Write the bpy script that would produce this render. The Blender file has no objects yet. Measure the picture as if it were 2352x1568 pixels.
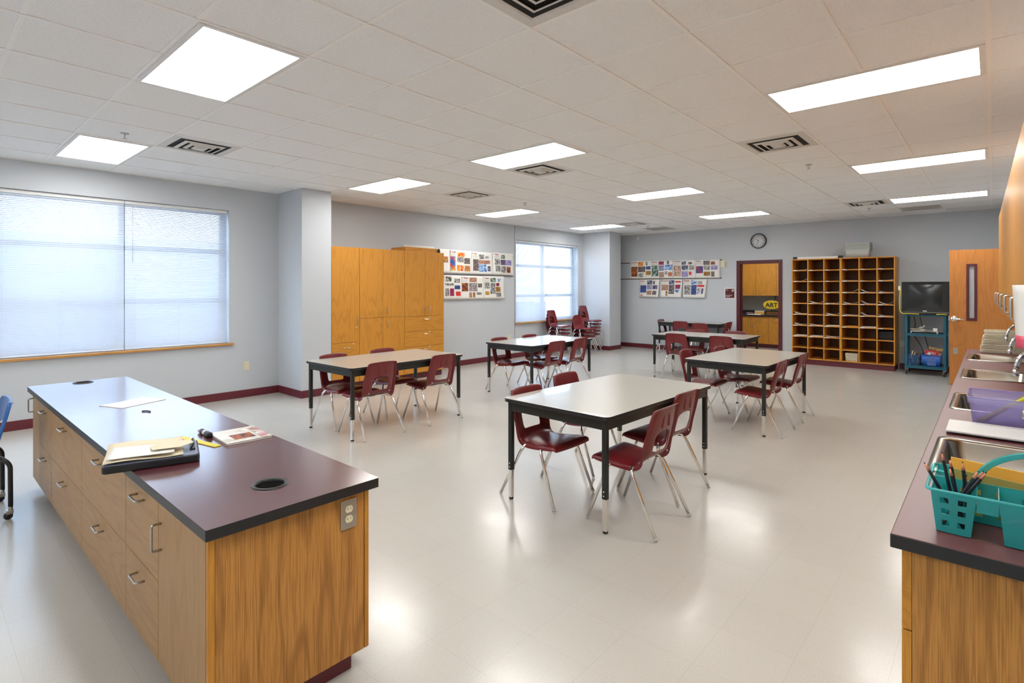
import bpy, bmesh, math, random
from mathutils import Vector, Matrix

random.seed(7)
PI = math.pi
SC = bpy.context.scene
COL = SC.collection

# ------------------------------------------------------------------ room dimensions (metres)
XL, XR = -7.85, 0.41          # window wall, sink wall
YB, YF = 12.6, -2.6           # wall with the pigeonholes, wall behind the viewer
HC = 2.921                    # ceiling height
GX, GY, GT = -2.457, 2.2226, 0.6096   # ceiling grid origin and module
ISL_Z = 0.765
CT_Z = 0.86

# ------------------------------------------------------------------ materials
MATS = {}


def newmat(name):
    m = bpy.data.materials.new(name)
    m.use_nodes = True
    nt = m.node_tree
    b = nt.nodes['Principled BSDF']
    MATS[name] = m
    return m, nt, b


def N(nt, t, **kw):
    n = nt.nodes.new(t)
    for k, v in kw.items():
        setattr(n, k, v)
    return n


def L(nt, a, b):
    nt.links.new(a, b)


def mixcol(nt, fac, a, b, blend='MIX'):
    n = N(nt, 'ShaderNodeMix', data_type='RGBA', blend_type=blend)
    if isinstance(fac, float):
        n.inputs[0].default_value = fac
    else:
        L(nt, fac, n.inputs[0])
    for i, c in ((6, a), (7, b)):
        if isinstance(c, tuple):
            n.inputs[i].default_value = (*c, 1)
        else:
            L(nt, c, n.inputs[i])
    return n.outputs[2]


def srgb(r, g, b):
    def f(c):
        c /= 255.0
        return c / 12.92 if c <= 0.04045 else ((c + 0.055) / 1.055) ** 2.4
    return (f(r), f(g), f(b))


def plain(name, col, rough=0.5, metal=0.0, var=0.06, scale=30.0, bump=0.0, bscale=200.0, spec=0.5, coat=0.0, coat_rough=0.03, coat_ior=1.5):
    """Colour with a slight procedural variation and optional fine bump."""
    m, nt, b = newmat(name)
    tc = N(nt, 'ShaderNodeTexCoord')
    no = N(nt, 'ShaderNodeTexNoise')
    no.inputs['Scale'].default_value = scale
    no.inputs['Detail'].default_value = 4
    L(nt, tc.outputs['Object'], no.inputs['Vector'])
    lo = tuple(c * (1 - var) for c in col)
    hi = tuple(min(1, c * (1 + var)) for c in col)
    L(nt, mixcol(nt, no.outputs['Fac'], lo, hi), b.inputs['Base Color'])
    b.inputs['Roughness'].default_value = rough
    b.inputs['Metallic'].default_value = metal
    b.inputs['Specular IOR Level'].default_value = spec
    b.inputs['Coat Weight'].default_value = coat
    b.inputs['Coat Roughness'].default_value = coat_rough
    b.inputs['Coat IOR'].default_value = coat_ior
    if bump > 0:
        n2 = N(nt, 'ShaderNodeTexNoise')
        n2.inputs['Scale'].default_value = bscale
        n2.inputs['Detail'].default_value = 3
        L(nt, tc.outputs['Object'], n2.inputs['Vector'])
        bp = N(nt, 'ShaderNodeBump')
        bp.inputs['Strength'].default_value = bump
        bp.inputs['Distance'].default_value = 0.002
        L(nt, n2.outputs['Fac'], bp.inputs['Height'])
        L(nt, bp.outputs['Normal'], b.inputs['Normal'])
    return m


def oak(name, light, dark, axis='Z', rough=0.42, off=0.0, band=0.24, pore=0.40):
    """Plain-sawn oak: long fine pores along AXIS and cathedral bands."""
    m, nt, b = newmat(name)
    tc = N(nt, 'ShaderNodeTexCoord')
    mp = N(nt, 'ShaderNodeMapping')
    sc = {'X': (0.16, 1, 1), 'Y': (1, 0.16, 1), 'Z': (1, 1, 0.16)}[axis]
    mp.inputs['Scale'].default_value = sc
    mp.inputs['Location'].default_value = (off, off * 1.7, off * 0.6)
    L(nt, tc.outputs['Object'], mp.inputs['Vector'])
    warp = N(nt, 'ShaderNodeTexNoise')
    warp.inputs['Scale'].default_value = 3.2
    warp.inputs['Detail'].default_value = 2
    L(nt, mp.outputs['Vector'], warp.inputs['Vector'])
    big = N(nt, 'ShaderNodeTexNoise')
    big.inputs['Scale'].default_value = 5.0
    big.inputs['Detail'].default_value = 1.0
    L(nt, mp.outputs['Vector'], big.inputs['Vector'])
    mul = N(nt, 'ShaderNodeMath', operation='MULTIPLY')
    mul.inputs[1].default_value = 60.0
    L(nt, big.outputs['Fac'], mul.inputs[0])
    sn = N(nt, 'ShaderNodeMath', operation='SINE')
    L(nt, mul.outputs[0], sn.inputs[0])
    rr = N(nt, 'ShaderNodeMapRange')
    rr.inputs['From Min'].default_value = 0.25
    rr.inputs['From Max'].default_value = 1.0
    L(nt, sn.outputs[0], rr.inputs['Value'])
    fine = N(nt, 'ShaderNodeTexNoise')
    fine.inputs['Scale'].default_value = 1.0
    fine.inputs['Detail'].default_value = 6
    mp2 = N(nt, 'ShaderNodeMapping')
    k = {'X': (7, 300, 300), 'Y': (300, 7, 300), 'Z': (300, 300, 7)}[axis]
    mp2.inputs['Scale'].default_value = k
    L(nt, tc.outputs['Object'], mp2.inputs['Vector'])
    L(nt, mp2.outputs['Vector'], fine.inputs['Vector'])
    fr = N(nt, 'ShaderNodeMapRange')
    fr.inputs['From Min'].default_value = 0.42
    fr.inputs['From Max'].default_value = 0.66
    L(nt, fine.outputs['Fac'], fr.inputs['Value'])
    mid = tuple((1 - band) * l + band * d for l, d in zip(light, dark))
    c1 = mixcol(nt, rr.outputs[0], light, mid)
    f2 = N(nt, 'ShaderNodeMath', operation='MULTIPLY')
    f2.inputs[1].default_value = pore
    L(nt, fr.outputs[0], f2.inputs[0])
    c2 = mixcol(nt, f2.outputs[0], c1, dark)
    L(nt, c2, b.inputs['Base Color'])
    b.inputs['Roughness'].default_value = rough
    b.inputs['Specular IOR Level'].default_value = 0.4
    return m


def make_floor():
    m, nt, b = newmat('vinyl_tile')
    geo = N(nt, 'ShaderNodeNewGeometry')
    br = N(nt, 'ShaderNodeTexBrick')
    br.offset = 0.0
    br.inputs['Scale'].default_value = 1.0
    br.inputs['Brick Width'].default_value = 0.3048
    br.inputs['Row Height'].default_value = 0.3048
    br.inputs['Mortar Size'].default_value = 0.001
    br.inputs['Mortar Smooth'].default_value = 0.3
    br.inputs['Bias'].default_value = 0.0
    br.inputs['Color1'].default_value = (0.488, 0.470, 0.432, 1)
    br.inputs['Color2'].default_value = (0.508, 0.488, 0.448, 1)
    br.inputs['Mortar'].default_value = (0.415, 0.39, 0.345, 1)
    L(nt, geo.outputs['Position'], br.inputs['Vector'])
    no = N(nt, 'ShaderNodeTexNoise')
    no.inputs['Scale'].default_value = 150
    no.inputs['Detail'].default_value = 5
    L(nt, geo.outputs['Position'], no.inputs['Vector'])
    r = N(nt, 'ShaderNodeMapRange')
    r.inputs['From Min'].default_value = 0.35
    r.inputs['From Max'].default_value = 0.65
    r.inputs['To Min'].default_value = 0.94
    r.inputs['To Max'].default_value = 1.06
    L(nt, no.outputs['Fac'], r.inputs['Value'])
    comb = N(nt, 'ShaderNodeCombineColor')
    for i in range(3):
        L(nt, r.outputs[0], comb.inputs[i])
    L(nt, mixcol(nt, 1.0, br.outputs['Color'], comb.outputs[0], 'MULTIPLY'), b.inputs['Base Color'])
    b.inputs['Roughness'].default_value = 0.42
    b.inputs['Specular IOR Level'].default_value = 0.5
    b.inputs['Coat Weight'].default_value = 0.8
    b.inputs['Coat IOR'].default_value = 1.5
    sm = N(nt, 'ShaderNodeTexNoise')
    sm.inputs['Scale'].default_value = 5
    sm.inputs['Detail'].default_value = 3
    L(nt, geo.outputs['Position'], sm.inputs['Vector'])
    rr = N(nt, 'ShaderNodeMapRange')
    rr.inputs['To Min'].default_value = 0.13
    rr.inputs['To Max'].default_value = 0.24
    L(nt, sm.outputs['Fac'], rr.inputs['Value'])
    L(nt, rr.outputs[0], b.inputs['Coat Roughness'])
    bn = N(nt, 'ShaderNodeTexNoise')
    bn.inputs['Scale'].default_value = 14
    bn.inputs['Detail'].default_value = 2
    L(nt, geo.outputs['Position'], bn.inputs['Vector'])
    bp = N(nt, 'ShaderNodeBump')
    bp.inputs['Strength'].default_value = 0.06
    bp.inputs['Distance'].default_value = 0.01
    L(nt, bn.outputs['Fac'], bp.inputs['Height'])
    L(nt, bp.outputs['Normal'], b.inputs['Coat Normal'])
    return m


def make_ceiling():
    m, nt, b = newmat('acoustic_tile')
    geo = N(nt, 'ShaderNodeNewGeometry')
    no = N(nt, 'ShaderNodeTexNoise')
    no.inputs['Scale'].default_value = 230
    no.inputs['Detail'].default_value = 3
    L(nt, geo.outputs['Position'], no.inputs['Vector'])
    r = N(nt, 'ShaderNodeMapRange')
    r.inputs['From Min'].default_value = 0.30
    r.inputs['From Max'].default_value = 0.46
    L(nt, no.outputs['Fac'], r.inputs['Value'])
    L(nt, mixcol(nt, r.outputs[0], (0.64, 0.63, 0.61), (0.86, 0.872, 0.88)), b.inputs['Base Color'])
    b.inputs['Roughness'].default_value = 0.95
    b.inputs['Specular IOR Level'].default_value = 0.1
    bp = N(nt, 'ShaderNodeBump')
    bp.inputs['Strength'].default_value = 0.4
    bp.inputs['Distance'].default_value = 0.002
    L(nt, r.outputs[0], bp.inputs['Height'])
    L(nt, bp.outputs['Normal'], b.inputs['Normal'])
    return m


def emitter(name, col, strength):
    m, nt, b = newmat(name)
    b.inputs['Base Color'].default_value = (0.8, 0.8, 0.8, 1)
    tc = N(nt, 'ShaderNodeTexCoord')
    no = N(nt, 'ShaderNodeTexNoise')
    no.inputs['Scale'].default_value = 300
    L(nt, tc.outputs['Object'], no.inputs['Vector'])
    L(nt, mixcol(nt, no.outputs['Fac'], tuple(c * 0.97 for c in col), col), b.inputs['Emission Color'])
    b.inputs['Emission Strength'].default_value = strength
    return m


def translucent(name, col, amount, rough=0.5):
    """Diffuse sheet that also lets some light through (blind slats, thin plastic)."""
    m, nt, b = newmat(name)
    b.inputs['Base Color'].default_value = (*col, 1)
    b.inputs['Roughness'].default_value = rough
    tr = N(nt, 'ShaderNodeBsdfTranslucent')
    tc = N(nt, 'ShaderNodeTexCoord')
    no = N(nt, 'ShaderNodeTexNoise')
    no.inputs['Scale'].default_value = 20
    L(nt, tc.outputs['Object'], no.inputs['Vector'])
    L(nt, mixcol(nt, no.outputs['Fac'], tuple(c * 0.96 for c in col), col), tr.inputs['Color'])
    mx = N(nt, 'ShaderNodeMixShader')
    mx.inputs[0].default_value = amount
    L(nt, b.outputs[0], mx.inputs[1])
    L(nt, tr.outputs[0], mx.inputs[2])
    L(nt, mx.outputs[0], nt.nodes['Material Output'].inputs['Surface'])
    return m


def see_through(name, col, amount, rough=0.25, tint=0.35):
    """Tinted plastic or glass: part transparent, part glossy body colour."""
    m, nt, b = newmat(name)
    tc = N(nt, 'ShaderNodeTexCoord')
    no = N(nt, 'ShaderNodeTexNoise')
    no.inputs['Scale'].default_value = 8
    L(nt, tc.outputs['Object'], no.inputs['Vector'])
    L(nt, mixcol(nt, no.outputs['Fac'], tuple(c * 0.93 for c in col), col), b.inputs['Base Color'])
    b.inputs['Roughness'].default_value = rough
    tp = N(nt, 'ShaderNodeBsdfTransparent')
    tp.inputs['Color'].default_value = (*[tint + (1 - tint) * (c / max(col)) for c in col], 1)
    mx = N(nt, 'ShaderNodeMixShader')
    mx.inputs[0].default_value = amount
    L(nt, b.outputs[0], mx.inputs[1])
    L(nt, tp.outputs[0], mx.inputs[2])
    L(nt, mx.outputs[0], nt.nodes['Material Output'].inputs['Surface'])
    return m


def printed(name, c1, c2, c3, scale=14.0, kind='noise'):
    """A little printed picture: blotches of three inks."""
    m, nt, b = newmat(name)
    tc = N(nt, 'ShaderNodeTexCoord')
    if kind == 'checks':
        t = N(nt, 'ShaderNodeTexVoronoi')
        t.inputs['Scale'].default_value = scale * 2.5
        L(nt, tc.outputs['Object'], t.inputs['Vector'])
        f1 = t.outputs['Color']
        sp = N(nt, 'ShaderNodeSeparateColor')
        L(nt, f1, sp.inputs[0])
        v1, v2 = sp.outputs[0], sp.outputs[1]
    else:
        t = N(nt, 'ShaderNodeTexNoise')
        t.inputs['Scale'].default_value = scale
        t.inputs['Detail'].default_value = 7
        L(nt, tc.outputs['Object'], t.inputs['Vector'])
        v1 = t.outputs['Fac']
        t2 = N(nt, 'ShaderNodeTexNoise')
        t2.inputs['Scale'].default_value = scale * 1.7
        t2.inputs['Detail'].default_value = 4
        mp = N(nt, 'ShaderNodeMapping')
        mp.inputs['Location'].default_value = (3.1, 1.7, 5.2)
        L(nt, tc.outputs['Object'], mp.inputs['Vector'])
        L(nt, mp.outputs['Vector'], t2.inputs['Vector'])
        v2 = t2.outputs['Fac']
    def step(v, a, b_):
        r = N(nt, 'ShaderNodeMapRange')
        r.inputs['From Min'].default_value = a
        r.inputs['From Max'].default_value = b_
        L(nt, v, r.inputs['Value'])
        return r.outputs[0]
    ca = mixcol(nt, step(v1, 0.40, 0.60), c1, c2)
    cb = mixcol(nt, step(v2, 0.50, 0.64), ca, c3)
    L(nt, cb, b.inputs['Base Color'])
    b.inputs['Roughness'].default_value = 0.35
    return m


M = {}
M['wall'] = plain('wall_paint', (0.515, 0.543, 0.580), 0.62, var=0.015, scale=3, bump=0.10, bscale=450, spec=0.3)
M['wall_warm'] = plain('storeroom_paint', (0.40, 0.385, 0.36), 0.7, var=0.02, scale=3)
M['floor'] = make_floor()
M['ceil'] = make_ceiling()
M['grid'] = plain('grid_metal', (0.86, 0.85, 0.83), 0.45, var=0.02)
M['base'] = plain('maroon_vinyl_base', srgb(96, 32, 42), 0.38, var=0.06)
M['maroon_paint'] = plain('maroon_paint', srgb(84, 26, 36), 0.3, var=0.05)
M['oak'] = oak('oak_cabinet', srgb(205, 143, 54), srgb(150, 92, 25))
M['oak_end'] = oak('oak_end_panel', srgb(196, 138, 66), srgb(118, 72, 28), off=2.3, band=0.42, pore=0.55)
M['oak_h'] = oak('oak_horizontal', srgb(205, 143, 54), srgb(150, 92, 25), 'Y', off=1.1)
M['oak_x'] = oak('oak_crosswise', srgb(205, 143, 60), srgb(150, 92, 28), 'X', off=0.4)
M['oak_front'] = oak('oak_drawer_shaded', srgb(172, 134, 86), srgb(132, 96, 56), 'X', off=3.7)  # greyed copy of the oak: low light on the island fronts painted in
M['oak_shaded_v'] = oak('oak_door_shaded', srgb(172, 134, 86), srgb(132, 96, 56), 'Z', off=3.7)  # same greyed low-light tone, grain upright
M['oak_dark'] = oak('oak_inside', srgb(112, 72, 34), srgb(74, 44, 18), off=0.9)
M['door_oak'] = oak('oak_door', srgb(188, 122, 58), srgb(140, 82, 30), off=5.1)
M['melamine'] = plain('melamine_edge', srgb(160, 112, 62), 0.5)
M['laminate'] = plain('maroon_laminate', srgb(92, 42, 50), 0.22, var=0.10, scale=120, spec=0.9, coat=1.0, coat_rough=0.16, coat_ior=1.7)
M['laminate_matt'] = plain('maroon_counter_laminate', srgb(104, 56, 58), 0.36, var=0.10, scale=120, spec=0.6)
M['black_edge'] = plain('black_rubber_edge', srgb(30, 30, 32), 0.4)
M['black'] = plain('black_plastic', srgb(22, 22, 24), 0.4)
M['blackmetal'] = plain('black_powdercoat', srgb(26, 30, 28), 0.38, bump=0.05)
M['tabletop'] = plain('speckled_beige_laminate', (0.435, 0.41, 0.365), 0.24, var=0.09, scale=420, spec=0.5, coat=0.25)
M['chrome'] = plain('chrome', (0.78, 0.77, 0.75), 0.10, metal=1.0, var=0.02)
M['steel'] = plain('brushed_steel', (0.44, 0.415, 0.37), 0.2, metal=1.0, var=0.06, scale=60)
M['pull'] = plain('satin_nickel', (0.50, 0.49, 0.48), 0.28, metal=1.0)
M['maroon'] = plain('maroon_plastic', srgb(112, 31, 36), 0.30, var=0.05, bump=0.04, bscale=600)
M['blue_plastic'] = plain('blue_plastic', srgb(38, 92, 160), 0.3)
M['white'] = plain('white_paint', (0.72, 0.72, 0.71), 0.5, var=0.03)
M['paper'] = plain('paper', (0.76, 0.75, 0.72), 0.7, var=0.03)
M['cream_paper'] = plain('manila_paper', (0.70, 0.62, 0.46), 0.7, var=0.04)
M['yellow_paper'] = plain('golden_paper', srgb(226, 168, 62), 0.7, var=0.04)
M['glide'] = plain('nylon_glide', (0.5, 0.49, 0.47), 0.5)
M['rail'] = plain('dark_wood_rail', srgb(92, 74, 60), 0.5)
M['ivory'] = plain('ivory_plastic', srgb(222, 212, 178), 0.35)
M['alum'] = plain('window_aluminium', (0.26, 0.26, 0.27), 0.4, metal=0.3)
M['slat'] = translucent('blind_slat', (0.60, 0.625, 0.675), 0.07)
M['sill'] = oak('oak_sill', srgb(196, 142, 74), srgb(140, 92, 34), 'Y', off=7.0)
M['lamp'] = emitter('light_diffuser', (1.0, 0.985, 0.94), 15.0)
M['glass'] = see_through('window_glass', (0.85, 0.93, 0.97), 0.92, 0.05)
M['teal'] = plain('teal_metal', srgb(26, 92, 112), 0.45)
M['bluebin'] = plain('blue_bin', srgb(32, 92, 178), 0.4)
M['bluebin2'] = plain('steel_blue_bin', srgb(34, 88, 140), 0.45)
M['tvglass'] = plain('tv_screen_glass', srgb(38, 42, 44), 0.12, var=0.1, scale=2)
M['tvdark'] = plain('tv_case', srgb(14, 16, 16), 0.5)
M['darkvoid'] = plain('dark_interior', srgb(14, 13, 12), 0.8)
M['tealplastic'] = see_through('teal_plastic', srgb(66, 178, 180), 0.44)
M['purpleplastic'] = see_through('purple_plastic', srgb(190, 184, 232), 0.62, 0.25, 0.75)
M['clear'] = see_through('frosted_tray', (0.70, 0.72, 0.70), 0.35)
M['wire'] = plain('wire_coating', srgb(222, 214, 190), 0.5)
M['redink'] = plain('red_ink', srgb(150, 24, 40), 0.5)
M['whiteink'] = plain('white_ink', (0.8, 0.8, 0.8), 0.5)
M['blackink'] = plain('black_ink', (0.015, 0.015, 0.016), 0.5)
M['yellow'] = plain('yellow_plastic', srgb(214, 196, 32), 0.4)
M['signyellow'] = plain('sign_yellow', srgb(222, 190, 24), 0.4)
M['pencil'] = plain('pencil_black', srgb(26, 22, 28), 0.3)
M['pencilwood'] = plain('pencil_wood', srgb(206, 136, 104), 0.6)
M['pink'] = plain('pink_plastic', srgb(226, 70, 104), 0.4)
M['green'] = plain('green_plastic', srgb(58, 176, 62), 0.4)
M['red'] = plain('red_card', srgb(196, 34, 40), 0.4)
M['tape'] = plain('yellow_cord', srgb(190, 178, 62), 0.5)
M['vent'] = plain('vent_metal', (0.63, 0.615, 0.58), 0.5)
M['grass'] = plain('outdoor_paving', (0.50, 0.52, 0.52), 0.9, var=0.15, scale=1.0)
M['facade'] = plain('outdoor_facade', (0.62, 0.66, 0.70), 0.9, var=0.1, scale=0.6)
M['clockface'] = plain('clock_face', (0.62, 0.63, 0.66), 0.12)
M['tan'] = plain('tan_card', srgb(206, 160, 84), 0.6, var=0.1)

# ------------------------------------------------------------------ mesh helpers


def bm_new():
    return bmesh.new()


def box(bm, lo, hi, mat=0):
    x0, y0, z0 = lo
    x1, y1, z1 = hi
    v = [bm.verts.new(p) for p in ((x0, y0, z0), (x1, y0, z0), (x1, y1, z0), (x0, y1, z0), (x0, y0, z1), (x1, y0, z1), (x1, y1, z1), (x0, y1, z1))]
    for f in ((0, 3, 2, 1), (4, 5, 6, 7), (0, 1, 5, 4), (1, 2, 6, 5), (2, 3, 7, 6), (3, 0, 4, 7)):
        bm.faces.new([v[i] for i in f]).material_index = mat
    return v


def xbox(bm, c, size, mtx, mat=0):
    sx, sy, sz = (s / 2 for s in size)
    v = box(bm, (-sx, -sy, -sz), (sx, sy, sz), mat)
    for q in v:
        q.co = mtx @ q.co + Vector(c)


def fillet(pts, r, n=5, closed=False):
    """Round the corners of a polyline."""
    P = [Vector(p) for p in pts]
    out = []
    m = len(P)
    for i in range(m):
        if not closed and i in (0, m - 1):
            out.append(P[i])
            continue
        a, b, c = P[i - 1], P[i], P[(i + 1) % m]
        d1, d2 = (a - b), (c - b)
        rr = min(r, d1.length * 0.48, d2.length * 0.48)
        p1, p2 = b + d1.normalized() * rr, b + d2.normalized() * rr
        for k in range(n + 1):
            t = k / n
            out.append((1 - t) ** 2 * p1 + 2 * t * (1 - t) * b + t * t * p2)
    return out


def tube(bm, pts, r, n=10, closed=False, caps=True, mat=0):
    P = [Vector(p) for p in pts]
    m = len(P)
    rings = []
    up = None
    for i in range(m):
        if closed:
            t = (P[(i + 1) % m] - P[i - 1]).normalized()
        else:
            t = (P[min(i + 1, m - 1)] - P[max(i - 1, 0)]).normalized()
        if up is None:
            up = Vector((0, 0, 1)) if abs(t.z) < 0.9 else Vector((1, 0, 0))
        s = t.cross(up).normalized()
        up = s.cross(t).normalized()
        rad = r[i] if isinstance(r, (list, tuple)) else r
        rings.append([bm.verts.new(P[i] + (s * math.cos(2 * PI * k / n) + up * math.sin(2 * PI * k / n)) * rad) for k in range(n)])
    for i in range(m if closed else m - 1):
        a, b = rings[i], rings[(i + 1) % m]
        for k in range(n):
            f = bm.faces.new((a[k], a[(k + 1) % n], b[(k + 1) % n], b[k]))
            f.smooth = True
            f.material_index = mat
    if caps and not closed:
        bm.faces.new(rings[0][::-1]).material_index = mat
        bm.faces.new(rings[-1]).material_index = mat


def lathe(bm, prof, c=(0, 0, 0), n=32, axis='Z', mat=0, caps=True):
    """prof: (radius, height) pairs."""
    rings = []
    for r, h in prof:
        ring = []
        for k in range(n):
            a = 2 * PI * k / n
            x, y = r * math.cos(a), r * math.sin(a)
            p = {'Z': (x, y, h), 'Y': (x, -h, y), 'X': (h, x, y)}[axis]
            ring.append(bm.verts.new(Vector(p) + Vector(c)))
        rings.append(ring)
    for a, b in zip(rings, rings[1:]):
        for k in range(n):
            f = bm.faces.new((a[k], a[(k + 1) % n], b[(k + 1) % n], b[k]))
            f.smooth = True
            f.material_index = mat
    for ring, rev in ((rings[0], True), (rings[-1], False)):
        if caps and prof[0 if rev else -1][0] > 1e-5:
            bm.faces.new(ring[::-1] if rev else ring).material_index = mat


def prism(bm, poly, z0, z1, mat=0, top=None):
    """Vertical prism over a polygon in x, y."""
    a = [bm.verts.new((x, y, z0)) for x, y in poly]
    b = [bm.verts.new((x, y, z1)) for x, y in poly]
    n = len(poly)
    bm.faces.new(a[::-1]).material_index = mat
    bm.faces.new(b).material_index = mat if top is None else top
    for k in range(n):
        bm.faces.new((a[k], a[(k + 1) % n], b[(k + 1) % n], b[k])).material_index = mat


def rrect(x0, y0, x1, y1, r, n=5):
    out = []
    for cx, cy, a0 in ((x1 - r, y1 - r, 0), (x0 + r, y1 - r, PI / 2), (x0 + r, y0 + r, PI), (x1 - r, y0 + r, 1.5 * PI)):
        for k in range(n + 1):
            a = a0 + PI / 2 * k / n
            out.append((cx + r * math.cos(a), cy + r * math.sin(a)))
    return out


def sheet(bm, nx, ny, fn, mat=0):
    """A grid of points fn(s, t), s and t from 0 to 1."""
    g = [[bm.verts.new(fn(i / nx, j / ny)) for i in range(nx + 1)] for j in range(ny + 1)]
    for j in range(ny):
        for i in range(nx):
            f = bm.faces.new((g[j][i], g[j][i + 1], g[j + 1][i + 1], g[j + 1][i]))
            f.smooth = True
            f.material_index = mat


USED = {}


def obj(name, bm, mats, parent=None, bevel=0.0, seg=2, solid=0.0, subsurf=0, loc=None, rot=None, label=None):
    me = bpy.data.meshes.new(name)
    bmesh.ops.recalc_face_normals(bm, faces=bm.faces[:])
    bm.to_mesh(me)
    bm.free()
    for m in (mats if isinstance(mats, (list, tuple)) else [mats]):
        me.materials.append(M[m] if isinstance(m, str) else m)
    o = bpy.data.objects.new(name, me)
    COL.objects.link(o)
    if parent is not None:
        o.parent = parent
    if loc is not None:
        o.location = loc
    if rot is not None:
        o.rotation_euler = rot
    if solid:
        s = o.modifiers.new('solid', 'SOLIDIFY')
        s.thickness = solid
        s.offset = 0
    if subsurf:
        s = o.modifiers.new('sub', 'SUBSURF')
        s.levels = s.render_levels = subsurf
    if bevel:
        b = o.modifiers.new('edge', 'BEVEL')
        b.width = bevel
        b.segments = seg
        b.limit_method = 'ANGLE'
        b.angle_limit = math.radians(50)
    if label:
        o['label'] = label
    return o


def tag(o, label, cat, group=None, kind=None):
    o['label'] = label
    o['category'] = cat
    if group:
        o['group'] = group
    if kind:
        o['kind'] = kind
    return o


def thing(name, label, cat, loc=(0, 0, 0), rz=0.0, group=None, kind=None):
    o = bpy.data.objects.new(name, None)
    o.empty_display_size = 0.1
    COL.objects.link(o)
    o.location = loc
    o.rotation_euler = (0, 0, rz)
    return tag(o, label, cat, group, kind)


def kids(o):
    return [c for c in bpy.data.objects if c.parent == o]


def dup(root, loc, rz, label, group=None):
    r = root.copy()
    COL.objects.link(r)
    r.location = loc
    r.rotation_euler = (0, 0, rz)
    r['label'] = label
    if group:
        r['group'] = group
    for ch in kids(root):
        c = ch.copy()
        COL.objects.link(c)
        c.parent = r
        for g in kids(ch):
            d = g.copy()
            COL.objects.link(d)
            d.parent = c
    return r


def text_bm(s, size, mtx, depth=0.0006, align='LEFT', bold=0.0):
    cu = bpy.data.curves.new('txt', 'FONT')
    cu.body = s
    cu.size = size
    cu.extrude = depth
    cu.offset = bold
    cu.align_x = align
    to = bpy.data.objects.new('txt', cu)
    COL.objects.link(to)
    bpy.context.view_layer.update()
    dg = bpy.context.evaluated_depsgraph_get()
    me = bpy.data.meshes.new_from_object(to.evaluated_get(dg))
    bm = bmesh.new()
    bm.from_mesh(me)
    bm.transform(mtx)
    bpy.data.objects.remove(to)
    bpy.data.curves.remove(cu)
    bpy.data.meshes.remove(me)
    return bm


def frame_mtx(origin, right, up):
    r, u = Vector(right).normalized(), Vector(up).normalized()
    n = r.cross(u)
    m = Matrix((r, u, n)).transposed().to_4x4()
    m.translation = Vector(origin)
    return m


def struct(name, bm, m, label, cat, **kw):
    return tag(obj(name, bm, m, **kw), label, cat, kind='structure')


# ------------------------------------------------------------------ the room
bm = bm_new()
box(bm, (XL - 0.3, YF - 0.2, -0.15), (XR + 0.2, YB + 3.2, 0.0))
struct('floor', bm, 'floor', 'pale beige waxed vinyl tile floor of the whole room', 'floor')

bm = bm_new()
box(bm, (XL - 0.3, YF - 0.2, HC), (XR + 0.2, YB + 3.2, HC + 0.12))
struct('ceiling', bm, 'ceil', 'off-white speckled acoustic tile ceiling', 'ceiling')

# suspended T-bar grid: main runners along the room, cross tees across it
bm = bm_new()
i0, i1 = -8, 4
j0, j1 = -7, 17
for i in range(i0, i1 + 1):
    x = GX + GT * i
    box(bm, (x - 0.012, YF, HC - 0.007), (x + 0.012, YB, HC + 0.001))
for j in range(j0, j1):
    y = GY + GT * j
    box(bm, (XL, y - 0.012, HC - 0.0045), (XR, y + 0.012, HC + 0.001))
for x0, x1, y0, y1 in ((XL, XL + 0.024, YF, YB), (XR - 0.024, XR, YF, YB), (XL, XR, YB - 0.024, YB), (XL, XR, YF, YF + 0.024)):
    box(bm, (x0, y0, HC - 0.008), (x1, y1, HC + 0.001))
struct('trim_1', bm, 'grid', 'thin metal bars of the suspended ceiling grid', 'ceiling grid')

# window wall with two openings
W1 = (-0.62, 2.96, 0.775, 2.60)     # y0, y1, z0, z1
W2 = (8.95, 11.33, 0.765, 2.60)
TH = 0.24


def wall_strip(bm, y0, y1, z0, z1):
    box(bm, (XL - TH, y0, z0), (XL, y1, z1))


bm = bm_new()
wall_strip(bm, YF, W1[0], 0, HC)
wall_strip(bm, W1[0], W1[1], 0, W1[2])
wall_strip(bm, W1[0], W1[1], W1[3], HC)
wall_strip(bm, W1[1], W2[0], 0, HC)
wall_strip(bm, W2[0], W2[1], 0, W2[2])
wall_strip(bm, W2[0], W2[1], W2[3], HC)
wall_strip(bm, W2[1], YB + 0.2, 0, HC)
struct('wall_left', bm, 'wall', 'pale blue-grey wall with the two blinded windows', 'wall')

# wall with pigeonholes, with the storeroom doorway
DX0, DX1, DZ = -4.36, -3.396, 2.15
bm = bm_new()
box(bm, (XL, YB, 0), (DX0 + 0.03, YB + 0.16, HC))
box(bm, (DX1 - 0.03, YB, 0), (XR + 0.2, YB + 0.16, HC))
box(bm, (DX0 + 0.03, YB, DZ - 0.03), (DX1 - 0.03, YB + 0.16, HC))
struct('wall_back', bm, 'wall', 'grey wall with the clock, posters and pigeonholes', 'wall')

bm = bm_new()
box(bm, (XR, YF, 0), (XR + 0.18, YB, HC))
struct('wall_right', bm, 'wall', 'grey wall behind the sink counter', 'wall')
bm = bm_new()
box(bm, (XL, YF - 0.18, 0), (XR, YF, HC))
struct('wall_front', bm, 'wall', 'grey wall behind the viewer', 'wall')

for k, (y0, y1, x1, lab) in enumerate(((3.65, 4.10, -7.155, 'pale blue-grey column between the big window and the oak wardrobe'), (11.50, 12.03, -7.03, 'pale blue-grey column between the far window and the poster wall'))):
    bm = bm_new()
    box(bm, (XL - 0.01, y0, 0), (x1, y1, HC))
    struct('column_%d' % (k + 1), bm, 'wall', lab, 'column', bevel=0.006)

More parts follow.
